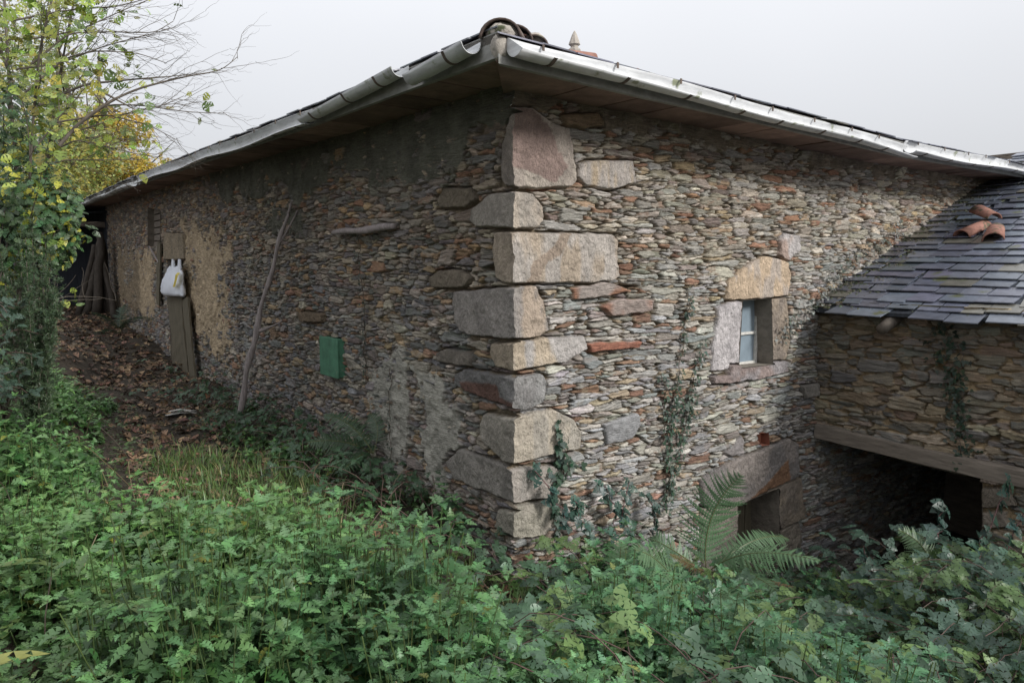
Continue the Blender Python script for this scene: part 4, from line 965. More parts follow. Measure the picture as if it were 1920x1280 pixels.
lgs = [((208, 600), (188, 436), .085), ((182, 602), (190, 440), .10), ((163, 596), (186, 452), .08), ((198, 605), (180, 470), .075), ((146, 585), (178, 460), .07), ((216, 585), (192, 480), .07), ((172, 600), (168, 500), .06)]
desc = ['thick straight', 'thickest upright', 'dark crooked', 'short split', 'thin slanting outer', 'slender right-hand', 'short low']
for (p0, p1, rd), ds in zip(lgs, desc):
    dd_ = 17.2 + rng.uniform(0, .5); a = at(*p0, dd_); a[2] = float(ground(a[0], a[1])) - .03; b = at(*p1, dd_ + .35)
    pts = [a + (b - a) * k / 8 + rng.normal(0, .012, 3) for k in range(9)]
    mb = MB(); mb.tube(pts, [rd * (1.15 - .35 * k / 8) for k in range(9)], 8); o = mb.build('timber_log', M.setdefault('shadebark', mat('shaded_bark', (.045, .037, .03), var=.4, streak=(20, 20, 8), bump=.6)), None, smooth=True)  # bark colour darkened to stand in for the shade of the lean-to
    tag(o, ds + ' log leaning in the dark lean-to at the far end', 'log', 'logs propped in the lean-to')

# ------------------------------------------------------------------ terrain
xs = np.unique(np.concatenate([np.linspace(-400, -30, 18), np.linspace(-30, -14, 17), np.arange(-14, 6.5, .085), np.linspace(6.5, 20, 20), np.linspace(20, 400, 18)]))
ys = np.unique(np.concatenate([np.linspace(-300, -10, 14), np.linspace(-10, 0, 20), np.arange(0, 14, .085), np.arange(14, 24, .2), np.linspace(24, 60, 20), np.linspace(60, 500, 18)]))
X, Y = np.meshgrid(xs, ys); Z = ground(X, Y)
V = np.stack([X, Y, Z], -1).reshape(-1, 3); idx = np.arange(X.size).reshape(X.shape)
F = np.stack([idx[:-1, :-1], idx[:-1, 1:], idx[1:, 1:], idx[1:, :-1]], -1).reshape(-1, 4)
tag(mesh('ground', V, F, M['soil'], None), 'dark damp soil bank sloping down to the right', None, None, 'structure')

# ------------------------------------------------------------------ leaf shapes
def smooth_path(ctrl, n):
    ctrl = np.asarray(ctrl, float); seg = np.linalg.norm(np.diff(ctrl, axis=0), axis=1); cum = np.concatenate([[0], np.cumsum(seg)]); q = np.linspace(0, cum[-1], n)
    P_ = np.stack([np.interp(q, cum, ctrl[:, i]) for i in range(3)], -1)
    for _ in range(3): P_[1:-1] = (P_[:-2] + 2 * P_[1:-1] + P_[2:]) / 4
    return P_
def leaf_template(ys, ws, curl=.25, fold=.35, mids=5):
    my = np.linspace(0, 1, mids); V = [(0, y, -curl * y * y) for y in my]; F = []
    for sgn in (-1, 1):
        b = len(V)
        for y, w_ in zip(ys, ws): V.append((sgn * w_, y, fold * w_ - curl * y * y - .25 * w_ * w_))
        K = len(ys); mi = lambda y: int(np.clip(round(y * (mids - 1)), 0, mids - 1))
        prev = 0
        for k in range(K):
            m = mi(ys[k])
            while prev < m:
                F.append((prev, prev + 1, b + max(k - 1, 0)) if sgn < 0 else (prev + 1, prev, b + max(k - 1, 0))); prev += 1
            if k < K - 1: F.append((m, b + k + 1, b + k) if sgn < 0 else (m, b + k, b + k + 1))
        while prev < mids - 1: F.append((prev, prev + 1, b + K - 1) if sgn < 0 else (prev + 1, prev, b + K - 1)); prev += 1
    return np.array(V, float), np.array(F)
NET = leaf_template([-.04, .04, .08, .18, .22, .33, .37, .48, .52, .63, .66, .77, .80, .90], [.12, .29, .24, .36, .30, .36, .29, .31, .24, .245, .18, .16, .11, .07], .28, .3)
NETM = leaf_template([-.03, .16, .42, .72], [.2, .34, .29, .16], .28, .3, 3)
OVA = leaf_template([.0, .08, .25, .45, .65, .85], [.10, .24, .34, .34, .26, .12], .2, .25, 4)
OVAM = leaf_template([.05, .3, .6, .85], [.18, .34, .28, .12], .2, .25, 3)
IVY = leaf_template([-.12, .02, .18, .30, .45, .62, .8], [.16, .40, .30, .46, .25, .20, .10], .12, .1, 4)
HAZ = leaf_template([-.03, .12, .35, .6, .8, .92], [.16, .38, .45, .42, .25, .10], .3, .2, 4)
BLADE = (np.array([(-.5, 0, 0), (.5, 0, 0), (-.42, .35, 0), (.42, .35, 0), (-.3, .7, -.02), (.3, .7, -.02), (0, 1, -.08)], float) * np.array([.05, 1, 1]), np.array([(0, 1, 3), (0, 3, 2), (2, 3, 5), (2, 5, 4), (4, 5, 6)]))
def rnd(n, a, b, r=rng): return r.uniform(a, b, n)
def gcols(n, c, var=.25, hue=.08, r=rng, alt=None, pa=0):
    c = np.array(c)[None] * r.uniform(1 - var, 1 + var, (n, 1)) * (1 + r.normal(0, hue, (n, 3)))
    if alt is not None and pa > 0: m = r.random(n) < pa; c[m] = np.array(alt)[None] * r.uniform(.7, 1.3, (m.sum(), 1))
    return np.clip(c, .005, .9)
def pxpoly(pts): return np.array([gh(x, y)[:2] for x, y in pts])
print('walls done')
litter_poly = pxpoly([(60, 640), (130, 695), (225, 760), (285, 850), (320, 930), (400, 960), (440, 930), (405, 860), (385, 790), (405, 745), (392, 700), (345, 690), (215, 580), (120, 578)])
grass_poly = pxpoly([(390, 900), (470, 870), (600, 900), (640, 960), (560, 1000), (440, 990)])
low_poly = pxpoly([(430, 930), (600, 930), (760, 1030), (900, 1090), (1000, 1280), (860, 1300), (760, 1160), (620, 1060), (480, 1010)])
trod_poly = pxpoly([(300, 870), (370, 850), (440, 890), (560, 900), (640, 930), (620, 985), (520, 1010), (420, 1000), (340, 960)])
gap_poly = pxpoly([(850, 1060), (930, 1080), (1040, 1190), (1060, 1280), (960, 1290), (880, 1160)])
gap2_poly = pxpoly([(190, 1130), (300, 1110), (320, 1170), (300, 1290), (180, 1290)])
def in_house(x, y, m=.0):
    P_ = np.stack([x, y], -1) - C0; return (P_ @ NL < m) & (P_ @ NR < m)
def in_annex(x, y, m=.0):
    P_ = np.stack([x, y], -1) - AJ; return (P_ @ NA < m) & (P_ @ AD > -.3)
def in_view(x, y, m=.35): return (np.abs(x) < y * .74 + m) & (y > .9)
def veg_h(x, y):
    """plant height over the terrain"""
    h = .11 + .50 * sstep(.30, .72, fbm(x * 1.5, y * 1.5, 201))
    lit = sdf(litter_poly, x, y); h = h * sstep(-.10, .35, lit)
    g = sdf(grass_poly, x, y); h = h * (.35 + .65 * sstep(-.05, .3, g))
    g = sdf(gap_poly, x, y); h = h * (.25 + .75 * sstep(-.05, .22, g))
    g = sdf(trod_poly, x, y); h = h * (.12 + .88 * sstep(-.02, .3, g))
    g = sdf(low_poly, x, y); h = h * (.30 + .70 * sstep(-.12, .3, g)); g = sdf(low_poly, x - .25, y + .3); h = h * (.6 + .4 * sstep(-.1, .3, g))
    bel = sdf(trod_poly, x, y + .55); h = h * (.55 + .45 * sstep(-.02, .3, bel))
    bel = sdf(litter_poly, x, y + .7); h = h * (.5 + .5 * sstep(-.02, .3, bel))
    g = sdf(gap2_poly, x, y); h = h * (.4 + .6 * sstep(-.05, .2, g))
    clump = np.exp(-(((x + .75) / .75) ** 2 + ((y - 2.75) / .8) ** 2)); h = h + .30 * clump; h = h * (1 - .25 * sstep(.3, 1.5, x)); h = h * (1 - .6 * np.exp(-((x - .08) / .28) ** 2 - ((y - 2.2) / .8) ** 2))
    P_ = np.stack([x, y], -1) - C0; h = h * (1 - .5 * np.exp(-((x + .75) / .75) ** 2 - ((y - 4.5) / .7) ** 2)); wd_ = P_ @ NL; h = h * np.where((x < -.6), .42 + .58 * sstep(.6, 2.0, wd_), 1)
    far = sstep(6.5, 10, y) * sstep(0, -2, x); h = h * (1 - .35 * far)
    return h
def scatter(n, x0, x1, y0, y1, r=rng):
    x = r.uniform(x0, x1, n); y = r.uniform(y0, y1, n); m = in_view(x, y) & ~in_house(x, y, .06) & ~in_annex(x, y, .04); return x[m], y[m]

# ------------------------------------------------------------------ nettles
nb = NB(); sb = NB()
def nettles(x, y, dens_far):
    h = veg_h(x, y); keep = (h > .10) & (rng.random(len(x)) < np.clip(h * 3, 0, 1)); x, y, h = x[keep], y[keep], h[keep]
    z = ground(x, y); h = h * rng.uniform(.5, 1.2, len(x)); szf = rng.uniform(.5, 1.2, len(x))
    lean = rng.normal(0, .13, (len(x), 2)); nodes = 6
    for k in range(nodes):
        f = 1 - k * .145; s_ = np.array([.045, .062, .078, .085, .085, .075])[k] * rng.uniform(.8, 1.2, len(x)) * szf
        th0 = k * math.pi / 2 + (x * 37 % 6.28)
        for side in (0, math.pi, *((math.pi / 2, -math.pi / 2) if k == 0 else ())):
            m = rng.random(len(x)) < .93
            th = th0 + side + rng.normal(0, .25, len(x)); d = np.stack([np.cos(th), np.sin(th), np.zeros(len(x))], -1)
            pos = np.stack([x + lean[:, 0] * h * f, y + lean[:, 1] * h * f, z + h * f], -1) + d * (.008 + .012 * (k > 0) * s_[:, None] / .08) + np.array([0, 0, .01])
            el = (.55 if k == 0 else .15 - .14 * k) + rng.normal(0, .22, len(x))
            fwd = d * np.cos(el)[:, None] + np.array([0, 0, 1]) * np.sin(el)[:, None]
            nrm = -d * np.sin(el)[:, None] + np.array([0, 0, 1]) * np.cos(el)[:, None] + rng.normal(0, .22, (len(x), 3))
            R = frames(nrm, fwd); R = R
            # keep local y = fwd, z = normal
            tint = (.060, .128, .038) if k > 1 else (.12, .225, .075)  # lower leaves coloured darker, painting shade beneath the lit tops
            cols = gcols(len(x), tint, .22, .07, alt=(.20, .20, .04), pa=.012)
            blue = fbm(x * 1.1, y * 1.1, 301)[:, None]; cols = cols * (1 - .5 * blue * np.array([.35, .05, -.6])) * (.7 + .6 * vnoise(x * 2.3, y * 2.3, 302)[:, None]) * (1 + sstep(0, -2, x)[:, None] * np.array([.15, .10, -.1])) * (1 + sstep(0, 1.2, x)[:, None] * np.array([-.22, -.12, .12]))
            near = (y < 4.6) & m; fa = (~near) & m
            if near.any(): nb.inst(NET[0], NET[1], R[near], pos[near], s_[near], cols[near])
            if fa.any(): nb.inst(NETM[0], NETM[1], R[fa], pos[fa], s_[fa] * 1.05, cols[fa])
    # stems
    nr = y < 5
    tv = np.array([(math.cos(a) * .5, math.sin(a) * .5, zz) for zz in (0, 1) for a in (0, 2.1, 4.2)]); tf = np.array([(0, 1, 4), (0, 4, 3), (1, 2, 5), (1, 5, 4), (2, 0, 3), (2, 3, 5)])
    up = np.stack([lean[:, 0], lean[:, 1], np.ones(len(x))], -1)[nr]; R = frames(up, np.tile([0, 1., 0], (nr.sum(), 1)))
    sb.inst(tv, tf, R, np.stack([x, y, z], -1)[nr], np.stack([.005 + 0 * h[nr], .005 + 0 * h[nr], h[nr]], -1), gcols(nr.sum(), (.08, .12, .04)))
x, y = scatter(9600, -4, 1.6, .9, 4.6); m = (x < .25 + .25 * (y - 1)) | (rng.random(len(x)) < .35); nettles(x[m], y[m], 0)
x, y = scatter(5200, -8, 1, 4.4, 10.5); nettles(x, y, 1)
x, y = scatter(1500, -12, -3, 9, 17); nettles(x, y, 1)
x, y = scatter(2600, .4, 4.8, 1.2, 6.6); m = rng.random(len(x)) < .4; nettles(x[m], y[m], 0)
tag(nb.build('nettle_patch', M['leaf']), 'dense bright green nettles covering the foreground slope', None, None, 'stuff')
tag(sb.build('nettle_stems', M['leaf']), 'thin green nettle stems in the foreground', None, None, 'stuff')

# ------------------------------------------------------------------ low clover-like cover and brambles
nb = NB(); cb = NB()
x, y = scatter(26000, -7, 5, 1.0, 10); h = veg_h(x, y); z = ground(x, y)
ok = (sdf(litter_poly, x, y) > -.12) ; x, y, h, z = x[ok], y[ok], h[ok], z[ok]
pos = np.stack([x, y, z + .02 + rng.random(len(x)) ** 1.5 * (.05 + h * .55)], -1)
th = rnd(len(x), 0, 6.28); fwd = np.stack([np.cos(th), np.sin(th), rng.normal(.1, .3, len(x))], -1); nrm = rng.normal(0, .35, (len(x), 3)) + [0, 0, 1]
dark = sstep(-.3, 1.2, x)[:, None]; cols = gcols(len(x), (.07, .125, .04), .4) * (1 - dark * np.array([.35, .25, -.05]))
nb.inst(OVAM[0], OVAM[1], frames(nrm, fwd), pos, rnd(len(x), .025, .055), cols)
tag(nb.build('ground_cover', M['leaf']), 'low small-leaved green cover under the nettles', None, None, 'stuff')
nb = NB()
def cane(p0, th, ln, hgt, leaf_s=(.05, .085), col=(.035, .075, .045), rad=.004, gap=.085, droop=1.0):
    n = max(6, int(ln / .07)); f = np.linspace(0, 1, n); d = np.array([math.cos(th), math.sin(th)])
    pts = np.stack([p0[0] + d[0] * ln * f, p0[1] + d[1] * ln * f, 0 * f], -1)
    g0 = ground(pts[:, 0], pts[:, 1]); pts[:, 2] = np.maximum(p0[2] + (g0 - g0[0]) * .6 + hgt * np.sin(np.minimum(f * 2.2, math.pi * .9)) , g0 + .04)
    pts += rng.normal(0, .008, pts.shape)
    bad = in_house(pts[:, 0], pts[:, 1], .03) | in_annex(pts[:, 0], pts[:, 1], .02)
    if bad.any(): n = int(np.argmax(bad)); pts = pts[:n]
    if n < 4: return
    V, F = tube_np(pts, np.linspace(rad, rad * .5, n), 5); cb.add(V, F, (.09, .06, .05))
    for i in range(1, n):
        if rng.random() > .78: continue
        T = pts[i] - pts[i - 1]; T /= np.linalg.norm(T) + 1e-9; side = rng.choice([-1, 1]); sd_ = np.cross(T, [0, 0, 1.]); sd_ /= np.linalg.norm(sd_) + 1e-9
        out_ = sd_ * side + T * .4 + np.array([0, 0, rng.normal(.25, .3)]); out_ /= np.linalg.norm(out_); c = pts[i] + out_ * rng.uniform(.02, .05)
        s_ = rng.uniform(*leaf_s); base = np.array(col) * rng.uniform(.7, 1.4)
        nn = np.array([0, -.35, 1.]) + rng.normal(0, .35, 3); nn /= np.linalg.norm(nn)
        lat = np.cross(out_, nn); lat /= np.linalg.norm(lat) + 1e-9
        fw = np.array([out_, out_ * .25 + lat, out_ * .25 - lat]); nrm3 = np.tile(nn, (3, 1)) + rng.normal(0, .15, (3, 3))
        nb.inst(OVA[0], OVA[1], frames(nrm3, fw), np.array([c + out_ * .012, c, c]), np.array([s_ * 1.15, s_, s_]), np.tile(base, (3, 1)) * rng.uniform(.85, 1.15, (3, 1)))
x, y = scatter(900, .0, 4.9, 1.7, 7.4)
m = (rng.random(len(x)) < np.where(y < 2.4, .3, .8)) & (sdf(gap_poly, x, y) > .1); x, y = x[m], y[m]
for a, b in zip(x[:420], y[:420]):
    g = float(ground(a, b)); cane((a, b, g + .05), rng.uniform(0, 6.28), rng.uniform(.4, 1.1), rng.uniform(.12, .40), col=(.07, .13, .075) if rng.random() < .6 else (.12, .19, .065))
x, y = scatter(700, 2.0, 4.9, 3.0, 5.3); m = (x > 2.75) & (rng.random(len(x)) < .8)
for a, b in zip(x[m][:260], y[m][:260]):
    g = float(ground(a, b)); cane((a, b, g + rng.uniform(.1, .5)), rng.uniform(0, 6.28), rng.uniform(.4, 1.0), rng.uniform(.15, .45), col=(.05, .095, .065) if rng.random() < .6 else (.09, .15, .055))
# left wall foot
for i in range(120):
    t = rng.uniform(.1, 7.5); o_ = rng.uniform(.1, .75); q_ = C0 + LD * t + NL * o_; g = float(ground(*q_)); cane((*q_, g + .05), rng.uniform(0, 6.28), rng.uniform(.3, .8), rng.uniform(.15, .34), col=(.04, .085, .04), leaf_s=(.04, .065))
# lower left edge bush, nearer the camera
for i in range(46):
    p = at(rng.uniform(-140, -10), rng.uniform(570, 760), rng.uniform(4.6, 5.6)); cane(p, rng.uniform(-1, 1), rng.uniform(.2, .4), rng.uniform(.05, .15), col=(.045, .08, .055), leaf_s=(.045, .06)) if p[2] > ground(p[0], p[1]) else None
# against the wall right of the corner, big dark leaves
for px, py, ex, ey in ((1080, 1000, 1010, 880), (1150, 1010, 1185, 900), (1190, 1010, 1130, 905), (1230, 1010, 1215, 930), (1110, 1020, 1075, 930), (1760, 1010, 1770, 945), (1830, 1050, 1895, 900), (1880, 1050, 1915, 960), (1640, 1100, 1620, 1030)):
    dep = on(C0, RD, NR, px, py)[0]; a = P3(C0, RD, NR, *on(C0, RD, NR, px, py, .22), .22) if px < 1500 else at(px, py, 5.2); b = P3(C0, RD, NR, *on(C0, RD, NR, ex, ey, .12), .12) if px < 1500 else at(ex, ey, 5.3)
    n = 9; pts = np.array([a + (b - a) * k / (n - 1) + rng.normal(0, .015, 3) for k in range(n)]); V, F = tube_np(pts, .004, 5); cb.add(V, F, (.1, .05, .05))
    for i in range(1, n):
        c = pts[i]; s_ = rng.uniform(.07, .12); nn = np.array([*NR, .7]) + rng.normal(0, .3, 3); fw = np.array([np.array([rng.choice([-1, 1]), 0, rng.normal(-.2, .4)])] * 1); fw = np.vstack([fw, fw * [.3, 1, 1] + [0, 0, -.9], fw * [.4, 1, 1] + [0, 0, .8]])
        nb.inst(OVA[0], OVA[1], frames(np.tile(nn, (3, 1)) + rng.normal(0, .2, (3, 3)), fw), np.tile(c, (3, 1)), np.array([s_, s_ * .8, s_ * .8]), gcols(3, (.04, .085, .065), .3))
tag(nb.build('bramble_leaves', M['leaf']), 'dark blue-green bramble foliage spilling down the bank', None, None, 'stuff')
tag(cb.build('bramble_canes', M['litter']), 'thin brown bramble canes on the bank', None, None, 'stuff')

# ------------------------------------------------------------------ fallen leaves, twigs, grass
nb = NB(); n = 9000
a_ = litter_poly.min(0) - .6; b_ = litter_poly.max(0) + .6; x = rnd(n * 2, a_[0], b_[0]); y = rnd(n * 2, a_[1], b_[1]); d = sdf(litter_poly, x, y)
m = (rng.random(len(x)) < 1 - sstep(-.1, .45, d)) & ~in_house(x, y, .02); x, y = x[m], y[m]
x2, y2 = scatter(1800, -5, 4, 1.2, 8); x = np.concatenate([x, x2]); y = np.concatenate([y, y2]); z = ground(x, y)
th = rnd(len(x), 0, 6.28); nrm = rng.normal(0, .33, (len(x), 3)) + [0, 0, 1]
c = gcols(len(x), (.15, .095, .06), .6, .10, alt=(.28, .19, .11), pa=.14)
nb.inst(OVAM[0] * [1, 1, 1.6], OVAM[1], frames(nrm, np.stack([np.cos(th), np.sin(th), 0 * th], -1)), np.stack([x, y, z + rnd(len(x), .004, .045)], -1), rnd(len(x), .06, .135), c)
tag(nb.build('leaf_litter', M['litter']), 'brown fallen chestnut leaves carpeting the path', None, None, 'stuff')
nb = NB()
gx, gy = scatter(60000, -4, 2.5, 1.6, 8); dd = np.minimum(np.minimum(sdf(trod_poly, gx, gy), sdf(grass_poly, gx, gy)), sdf(gap_poly, gx, gy) + .05); m = rng.random(len(gx)) < np.clip(.9 - sstep(-.1, .25, dd) * .88, 0, 1); gx, gy = gx[m], gy[m]
gx, gy = gx[:12000], gy[:12000]; th = rnd(len(gx), 0, 6.28); el = rnd(len(gx), .5, 1.4); fwd = np.stack([np.cos(th) * np.cos(el), np.sin(th) * np.cos(el), np.sin(el)], -1); nrm = np.stack([-np.cos(th) * np.sin(el), -np.sin(th) * np.sin(el), np.cos(el)], -1)
nb.inst(BLADE[0] * [1, 1, 2.5], BLADE[1], frames(nrm, fwd), np.stack([gx, gy, ground(gx, gy)], -1), rnd(len(gx), .06, .2), gcols(len(gx), (.09, .15, .04), .3, alt=(.25, .22, .10), pa=.12))
dx_, dy_ = scatter(260, -3, 3.5, 1.7, 5); nd = len(dx_); th = rnd(nd, 0, 6.28); el = rnd(nd, .2, .9); fw = np.stack([np.cos(th) * np.cos(el), np.sin(th) * np.cos(el), np.sin(el)], -1); nn = np.stack([-np.cos(th) * np.sin(el), -np.sin(th) * np.sin(el), np.cos(el)], -1)
DOCK = leaf_template([0, .08, .25, .45, .65, .82, .93], [.03, .12, .17, .18, .16, .11, .05], .45, .35, 7)
nb.inst(DOCK[0], DOCK[1], frames(nn, fw), np.stack([dx_, dy_, ground(dx_, dy_) + veg_h(dx_, dy_) * rnd(nd, .3, .75)], -1), rnd(nd, .14, .26), gcols(nd, (.12, .20, .06), .3, alt=(.25, .26, .07), pa=.15))
for a, b in zip(*scatter(150, -4, 4, 1.6, 6.5)):
    g = float(ground(a, b)); L_ = rng.uniform(.2, .5); e_ = np.array([a, b, g]) + np.array([rng.normal(0, .35), rng.normal(0, .3), 1.0]) * L_ ; P_ = smooth_path([[a, b, g], (np.array([a, b, g]) + e_) / 2 + rng.normal(0, .07, 3), e_], 7); V, F = tube_np(P_, .0028, 4); nb.add(V, F, (.22, .17, .10) if rng.random() < .5 else (.08, .06, .04))
tag(nb.build('grass', M['leaf']), 'thin grass tufts in the bare gaps', None, None, 'stuff')
# pale torn husk on the path
p = gh(330, 783); hk = MB()
for i in range(5):
    a = p + np.array([rng.uniform(-.12, -.05), rng.uniform(-.05, .05), .03 + .012 * i]); b = p + np.array([rng.uniform(.12, .28), rng.uniform(0, .12), .05 + .01 * i]); mm_ = (a + b) / 2 + np.array([0, 0, .02]); wv = np.array([-.03, .09, 0]) * .35
    hk.add([a - wv, mm_ - wv * 1.3, b - wv * .3, b + wv * .3, mm_ + wv * 1.3, a + wv], [(0, 1, 4, 5), (1, 2, 3, 4)])
tag(hk.build('bark_strip', M['frame']), 'pale torn strips of bark lying on the leafy path', 'bark')

# ------------------------------------------------------------------ ferns
def frond(NBx, p0, ctrl, p1, pin, col, npair=26, up=None, stemcol=(.12, .13, .05)):
    npair = int(max(12, min(30, np.linalg.norm(np.array(p1, float) - np.array(p0, float)) * 1.1 / .032)))
    p0, ctrl, p1 = map(lambda v: np.array(v, float), (p0, ctrl, p1)); f = np.linspace(0, 1, npair + 6)
    P_ = ((1 - f) ** 2)[:, None] * p0 + (2 * f * (1 - f))[:, None] * ctrl + (f ** 2)[:, None] * p1
    V, F = tube_np(P_, np.linspace(.005, .0015, len(f)), 5); NBx.add(V, F, stemcol)
    T = np.gradient(P_, axis=0); T /= np.linalg.norm(T, axis=1, keepdims=True)
    upv = np.array(up if up is not None else (0, 0, 1.)); S = np.cross(T, upv); S /= np.linalg.norm(S, axis=1, keepdims=True) + 1e-9; U = np.cross(S, T)
    for i in range(4, len(f) - 1):
        u = (i - 4) / (len(f) - 5); L_ = pin * (math.sin(math.pi * min(1, .18 + u * .82)) ** .7) * (1 - .25 * u) * rng.uniform(.86, 1.08)
        for sg in (-1, 1):
            ax = S[i] * sg * .93 + T[i] * .30 - U[i] * .12 + rng.normal(0, .10, 3); ax /= np.linalg.norm(ax); K = 11; w0 = .011 + pin * .035
            g = np.linspace(.03, 1, K); c = P_[i] + ax[None] * (g * L_)[:, None] - U[i] * (g ** 2 * L_ * .22)[:, None] + T[i] * (g ** 2 * L_ * .12)[:, None]
            ll = w0 * (1 - g ** 1.5 * .85); lat = T[i]
            sp0 = c - T[i] * (ll * .38)[:, None]; sp1 = c + T[i] * (ll * .38)[:, None]; NBx.add(np.vstack([sp0, sp1]), np.array([(q_, q_ + 1, K + q_ + 1, K + q_) for q_ in range(K - 1)]), np.array(col))
            for s2 in (-1, 1):   # pinnules as small narrow leaflets
                b0 = c; tip = c + (lat * s2 + ax * .35)[None] * ll[:, None] - U[i] * (ll * .15)[:, None]; hw_ = ax * (L_ / K * .42)
                A_ = b0 - hw_; B_ = b0 + hw_; Tm = tip + hw_ * .5; V = np.stack([A_, B_, Tm, tip - hw_ * .3], 1).reshape(-1, 3)
                NBx.add(V, np.arange(K)[:, None] * 4 + np.arange(4)[None], np.array(col) * rng.uniform(.85, 1.15))
def fern(fr, label, col=(.075, .135, .065), pal=True):
    base = np.array(fr[0][0]); t = thing('fern', label, 'fern', (base[0], base[1], float(ground(base[0], base[1]))), 'ferns growing out of the bank')
    for (a, c, b, pin, *up) in fr:
        brown = len(up) > 1; n_ = NB(); frond(n_, a, c, b, pin, np.array((.16, .09, .05)) if brown else np.array(col) * rng.uniform(.85, 1.2), up=up[0] if up else None); o = n_.build('frond', M['leaf'], t, smooth=False)
        if brown: o['label'] = 'withered brown frond'
B = at(1325, 1075, 5.35)
fern([(B, at(1310, 960, 5.5), at(1392, 888, 5.3), .27, (0, -1, .25)), (B, at(1390, 1010, 5.2), at(1540, 1052, 4.9), .21, (0, -.4, 1)), (B, at(1400, 1050, 5.1), at(1470, 1120, 4.7), .17, (0, -.4, 1)),
      (B, at(1420, 985, 5.5), at(1480, 1010, 5.8), .16, (0, -.6, 1)), (B, at(1240, 1010, 5.3), at(1215, 1010, 5.5), .13, (0, -1, .6)), (B, at(1300, 1060, 5.0), at(1255, 1038, 4.8), .05, (0, -1, .6), 1), (B, at(1400, 1080, 5.0), at(1490, 1100, 4.8), .05, (0, -.5, 1), 1)], 'big fern with one tall upright frond beside the cellar door lintel', (.10, .175, .09))
B = at(1300, 1150, 4.4)
fern([(B, at(1250, 1040, 4.3), at(1190, 1030, 4.1), .23, (0, -.7, 1)), (B, at(1380, 1090, 4.2), at(1470, 1205, 3.8), .22, (0, -.7, 1)), (at(1160, 1110, 4.3), at(1160, 1060, 4.3), at(1166, 1012, 4.35), .11, (0, -1, .1)), (B, at(1340, 1100, 4.5), at(1400, 1150, 4.3), .12, (0, -.7, 1))], 'arching fern with drooping fronds in the middle of the bramble bank', (.12, .20, .105))
B = at(1745, 1110, 4.9)
fern([(B, at(1760, 1020, 5.0), at(1682, 992, 5.0), .13, (0, -1, .5)), (B, at(1700, 1060, 4.8), at(1660, 1065, 4.7), .09, (0, -.6, 1)), (B, at(1850, 1040, 4.8), at(1910, 1062, 4.6), .12, (0, -.6, 1))], 'single curled fern frond standing in front of the dark passage', (.085, .14, .07))
B = at(700, 850, 6.4)
fern([(B, at(660, 780, 6.7), at(606, 778, 6.8), .17, (0, -.8, 1)), (B, at(640, 815, 6.4), at(575, 830, 6.3), .17, (0, -.8, 1)), (B, at(720, 790, 6.5), at(690, 775, 6.6), .13, (0, -1, .6)), (B, at(680, 840, 6.2), at(640, 885, 6.0), .15, (0, -.8, 1))], 'dark fern spreading at the foot of the wall below the green cupboard', (.045, .085, .04))
B = at(225, 625, 15.0)
fern([(B, at(215, 590, 15), at(170, 585, 14.8), .25), (B, at(240, 580, 15), at(290, 600, 14.5), .25), (B, at(225, 575, 15.3), at(235, 570, 15.3), .2), (B, at(200, 610, 14.8), at(175, 625, 14.5), .2)], 'small dark fern by the logs at the far end of the path', (.03, .06, .03))

# ------------------------------------------------------------------ ivy on the walls
def ivy(paths, o, d, n, label, size=(.02, .038), dens=75, spread=.05, col=(.035, .07, .045), off=.05):
    a0 = on(o, d, n, *paths[0][0]); t = thing('climbing_ivy', label, 'ivy', P3(o, d, n, a0[0], a0[1], .0), 'ivy creeping on the stone walls')
    L_ = NB(); S_ = NB()
    for path, k_, sp_ in paths_iter(paths):
        pts = np.array([P3(o, d, n, *on(o, d, n, x_, y_), off * .6) for x_, y_ in path])
        seg = np.linalg.norm(np.diff(pts, axis=0), axis=1); cum = np.concatenate([[0], np.cumsum(seg)]); tot = cum[-1]; m_ = max(6, int(tot / .03)); q = np.linspace(0, tot, m_)
        P_ = np.stack([np.interp(q, cum, pts[:, i]) for i in range(3)], -1) + np.stack([(fbm(q * 8 + i * 9, q * 0 + 3, 5 + i) - .5) * .06 for i in range(3)], -1) * np.array([1, 1, .4])
        V, F = tube_np(P_, .0035, 5); S_.add(V, F, (.10, .08, .06))
        m2 = int(tot * dens * k_); ii = rng.integers(0, m_, m2)
        c = P_[ii] + rng.normal(0, spread * sp_, (m2, 1)) * np.array([*d, 0]) + np.array([0, 0, 1]) * rng.normal(0, .02, (m2, 1)) + np.array([*n, 0]) * rng.uniform(.0, .045, (m2, 1))
        th = rng.uniform(0, 6.28, m2); fw = np.array([*d, 0])[None] * np.cos(th)[:, None] + np.array([0, 0, -1])[None] * (.4 + np.abs(np.sin(th)))[:, None]
        nn = np.array([*n, .5])[None] + rng.normal(0, .35, (m2, 3))
        L_.inst(IVY[0], IVY[1], frames(nn, fw), c, rng.uniform(*size, m2), gcols(m2, col, .35, .1))
    L_.build('foliage', M['leaf'], t); S_.build('stem', M['litter'], t)
def paths_iter(ps):
    for p in ps:
        if isinstance(p[-1][0], str): yield p[:-1], p[-1][1], p[-1][2]
        else: yield p, 1, 1
ivy([[(1285, 545), (1278, 640), (1262, 735), (1250, 800), (1248, 930), ('w', 1.0, .35)], [(1262, 735), (1258, 780), (1250, 850), ('w', 2.4, 1.1)], [(1310, 640), (1296, 720), (1278, 800), (1262, 880), ('w', 1.4, .6)], [(1235, 700), (1244, 760), (1240, 830), ('w', 1.2, .5)], [(1290, 745), (1282, 800), ('w', 2.3, .8)], [(1250, 860), (1246, 950), ('w', 2.5, .9)]],
    C0, RD, NR, 'thin ivy trails climbing the bright wall left of the small window', size=(.022, .042))
